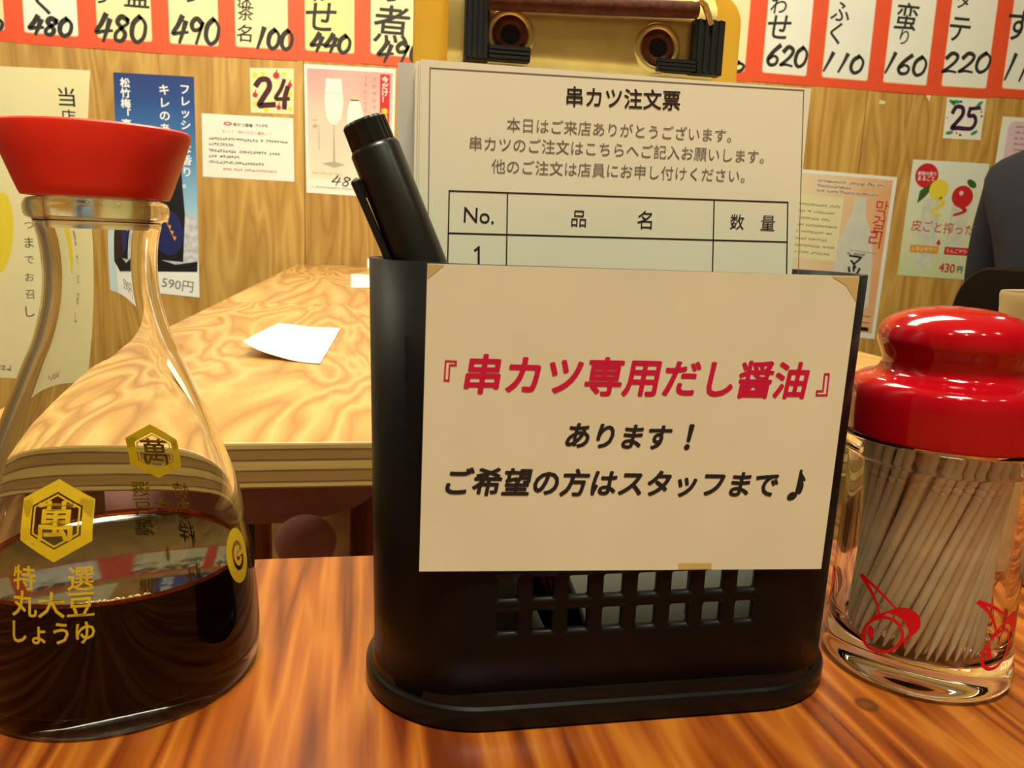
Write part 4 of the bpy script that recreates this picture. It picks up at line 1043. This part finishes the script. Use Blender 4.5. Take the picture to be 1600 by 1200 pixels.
# ------------------------------------------------------------------ mauve chair under the middle table
M_mauve = pm('mauve_upholstery', srgb(186, 132, 126), .85, var=.1, vscale=40, bump=.1)
M_chrome = pm('chair_tube', srgb(60, 52, 48), .35, .8, var=.05)
chx, chy = -.160, .94
chair = empty('upholstered_chair', (chx, chy, FLOOR), 'mauve upholstered chair tucked under the middle plywood table', 'chair')
m = MB(); rr_ = []
for ins, z in ((.07, -.232), (.035, -.228), (.012, -.218), (.0, -.200), (.0, -.175), (.010, -.157), (.04, -.147), (.10, -.143)):
    rr_.append([(x, y, z) for x, y in rrect(.185 - ins, .13 - ins, .125 - ins, 12, chx, chy + .06)])
m.loft(rr_); m.build('seat', M_mauve, chair, smooth=60)
m = MB(); Ax = Matrix.Translation((-.0605, .83, -.222)) @ Matrix.Diagonal((.98, .55, .92, 1))
m.lathe([(0, .030)] + [(.033 * math.cos(t), .033 * math.sin(t)) for t in [math.radians(a) for a in range(75, -90, -15)]] + [(0, -.033)], 32, Ax); m.build('side_pad', M_mauve, chair, smooth=70)
m = MB(); m.tube([(-.0605, .83, -.245), (-.061, .84, -.34), (-.075, .90, -.40), (chx + .02, chy + .06, -.42)], .012, 12); m.build('pad_stem', M_chrome, chair, smooth=60)
m = MB(); m.tube([(chx, chy + .06, -.225), (chx, chy + .06, FLOOR + .03)], .025, 16); m.build('column', M_chrome, chair, smooth=60)
for k in range(4):
    a = math.radians(45 + 90 * k); g = MB(); g.tube([(chx, chy + .06, FLOOR + .05), (chx + .2 * math.cos(a), chy + .06 + .2 * math.sin(a), FLOOR + .013)], .013, 10); g.build('foot', M_chrome, chair, smooth=60)

# ------------------------------------------------------------------ person in navy at the right edge
PX, PY = 1.505, 1.50
M_skin = pm('skin', srgb(206, 150, 116), .5, var=.05, vscale=30)
M_navy = pm('navy_cloth', srgb(28, 29, 38), .9, var=.15, vscale=150, bump=.1)
M_trou = pm('charcoal_trousers', srgb(34, 34, 38), .9, var=.1, vscale=80)
M_hair = pm('black_hair', srgb(24, 20, 18), .5, var=.2, vscale=90)
M_shoe = pm('black_shoes', srgb(24, 22, 22), .4, var=.05)
def skin_mesh(name, joints, edges, mat, parent, root=0, sub=2):
    me = bpy.data.meshes.new(name); me.from_pydata([tuple(Vector(j[0])) for j in joints], edges, []); me.materials.append(mat)
    o = bpy.data.objects.new(name, me); COL.objects.link(o)
    md = o.modifiers.new('skin', 'SKIN'); md.use_smooth_shade = True
    for v, j in zip(me.skin_vertices[0].data, joints):
        v.radius = j[1] if isinstance(j[1], tuple) else (j[1], j[1])
    me.skin_vertices[0].data[root].use_root = True
    ss = o.modifiers.new('sub', 'SUBSURF'); ss.levels = sub; ss.render_levels = sub
    if parent: o.parent = parent
    return o
# body frame: origin at the seat centre, person faces +Y (towards the wall)
SZ = FLOOR + .45
B = []; E_ = []
def J(p, r): B.append((p, r)); return len(B) - 1
def chain(i, items):
    for p, r in items:
        j = J(p, r); E_.append((i, j)); i = j
    return i
pel = J((0, 0, .10), (.15, .11)); waist = chain(pel, [((0, .0, .22), (.14, .10)), ((0, .0, .36), (.155, .11)), ((0, 0, .50), (.15, .10))])
neck = chain(waist, [((0, .03, .575), .055), ((0, .075, .64), .052)])
head = chain(neck, [((0, .12, .71), (.075, .088)), ((0, .135, .79), (.074, .09)), ((0, .135, .85), (.05, .06))])
hands = []
for sx in (-1, 1):
    sh = chain(waist, [((sx * .18, 0, .515), .062)])
    el = chain(sh, [((sx * .235, .02, .38), .050), ((sx * .275, .04, .235), .044)])
    wr = chain(el, [((sx * .24, .17, .20), .036), ((sx * .19, .29, .19), .027)])
    pa = chain(wr, [((sx * .165, .345, .185), (.036, .018)), ((sx * .150, .385, .180), (.036, .015))])
    for k in range(4):
        o_ = (k - 1.5) * .017; ln = (.052, .07, .075, .064)[k if sx < 0 else k]
        chain(pa, [((sx * .145 + o_, .400, .180), .0095), ((sx * .138 + o_ * 1.1, .400 + ln * .55, .172), .0088), ((sx * .133 + o_ * 1.1, .400 + ln, .158), .0078)])
    chain(pa - 0, [((sx * .118, .385, .178), .010), ((sx * .098, .405, .170), .009)])
    hip = chain(pel, [((sx * .10, .05, .075), .085), ((sx * .115, .26, .07), .074), ((sx * .12, .44, .06), .060)])
    chain(hip, [((sx * .12, .46, -.12), .055), ((sx * .12, .45, -.34), .04), ((sx * .12, .47, -.40), .038), ((sx * .12, .57, -.425), (.035, .024))])
body = skin_mesh('person', B, E_, M_skin, None, 0, 2)
body.location = (PX, PY, SZ); body.rotation_euler = (0, 0, math.radians(-90))
tag(body, 'person in a dark navy top seated facing right at the right edge', 'person')
# clothing follows the body a few millimetres outside it
def part_chain(name, js, es, mat, root=0): return skin_mesh(name, js, es, mat, body, root, 2)
jk = [((0, 0, .06), (.165, .125)), ((0, 0, .22), (.165, .125)), ((0, 0, .36), (.178, .13)), ((0, 0, .50), (.165, .12)), ((0, .035, .585), (.075, .07))]
je = [(0, 1), (1, 2), (2, 3), (3, 4)]
for sx in (-1, 1):
    b0 = len(jk); jk += [((sx * .185, 0, .52), .082), ((sx * .243, .02, .38), .070), ((sx * .282, .04, .232), .062), ((sx * .245, .17, .20), .050), ((sx * .20, .27, .19), .042)]
    je += [(3, b0), (b0, b0 + 1), (b0 + 1, b0 + 2), (b0 + 2, b0 + 3), (b0 + 3, b0 + 4)]
part_chain('jacket', jk, je, M_navy)
tj = [((0, 0, .09), (.165, .12))]; te = []
for sx in (-1, 1):
    b0 = len(tj); tj += [((sx * .10, .06, .078), .096), ((sx * .116, .26, .072), .084), ((sx * .12, .45, .058), .070), ((sx * .12, .465, -.12), .064), ((sx * .12, .455, -.37), .054)]
    te += [(0, b0), (b0, b0 + 1), (b0 + 1, b0 + 2), (b0 + 2, b0 + 3), (b0 + 3, b0 + 4)]
part_chain('trousers', tj, te, M_trou)
def blob(name, c, rad, mat, cut=None):
    m_ = MB(); m_.lathe([(math.cos(math.radians(a)), math.sin(math.radians(a))) if abs(a) < 90 else (0, math.copysign(1, a)) for a in range(-90, 91, 10)], 32)
    vs = []
    for x, y, z in m_.v:
        if cut: x, y, z = cut(x, y, z)
        vs.append((c[0] + x * rad[0], c[1] + y * rad[1], c[2] + z * rad[2]))
    m_.v = vs; o_ = m_.build(name, mat, None, smooth=60); o_.parent = body; return o_
blob('hair', (0, .11, .785), (.092, .108, .105), M_hair, lambda x, y, z: (x, y if y < .35 else .35 + (y - .35) * .25, z if z > -.7 or y < 0 else -.7))
for sx in (-1, 1):
    blob('ear', (sx * .088, .14, .75), (.012, .02, .032), M_skin)
    ey = blob('eye', (sx * .032, .222, .765), (.014, .008, .009), PAPER); 
blob('nose', (0, .238, .737), (.014, .018, .026), M_skin); blob('mouth', (0, .222, .695), (.024, .008, .007), pm('lips', srgb(170, 90, 80), .5, var=0))
for sx in (-1, 1): blob('shoe', (sx * .12, .53, -.418), (.048, .125, .032), M_shoe)
stool = empty('chair', (PX, PY, FLOOR), 'dark chair with a black backrest under the navy-clad person', 'chair')
m = MB(); m.loft([[(x, y, z) for x, y in rrect(.20 - q, .20 - q, .06, 8, PX, PY)] for q, z in ((.01, SZ - .05), (0, SZ - .04), (0, SZ - .012), (.012, SZ))]); m.build('seat', M_black, stool, smooth=45)
m = MB(); m.loft([[(x, y, z) for y, z in rrect(.15, .14, .11, 10, PY, -.06)] for x in (PX - .165, PX - .138)]); m.build('backrest', M_black, stool, smooth=45, bevel=.006)
for sy in (-1, 1):
    g = MB(); g.tube([(PX - .152, PY + sy * .13, SZ - .03), (PX - .152, PY + sy * .13, -.1)], .011, 10); g.build('back_post', M_chrome, stool, smooth=60)
    for sx in (-1, 1):
        g = MB(); g.tube([(PX + sx * .17, PY + sy * .17, SZ - .04), (PX + sx * .19, PY + sy * .19, FLOOR)], .012, 10); g.build('leg', M_chrome, stool, smooth=60)
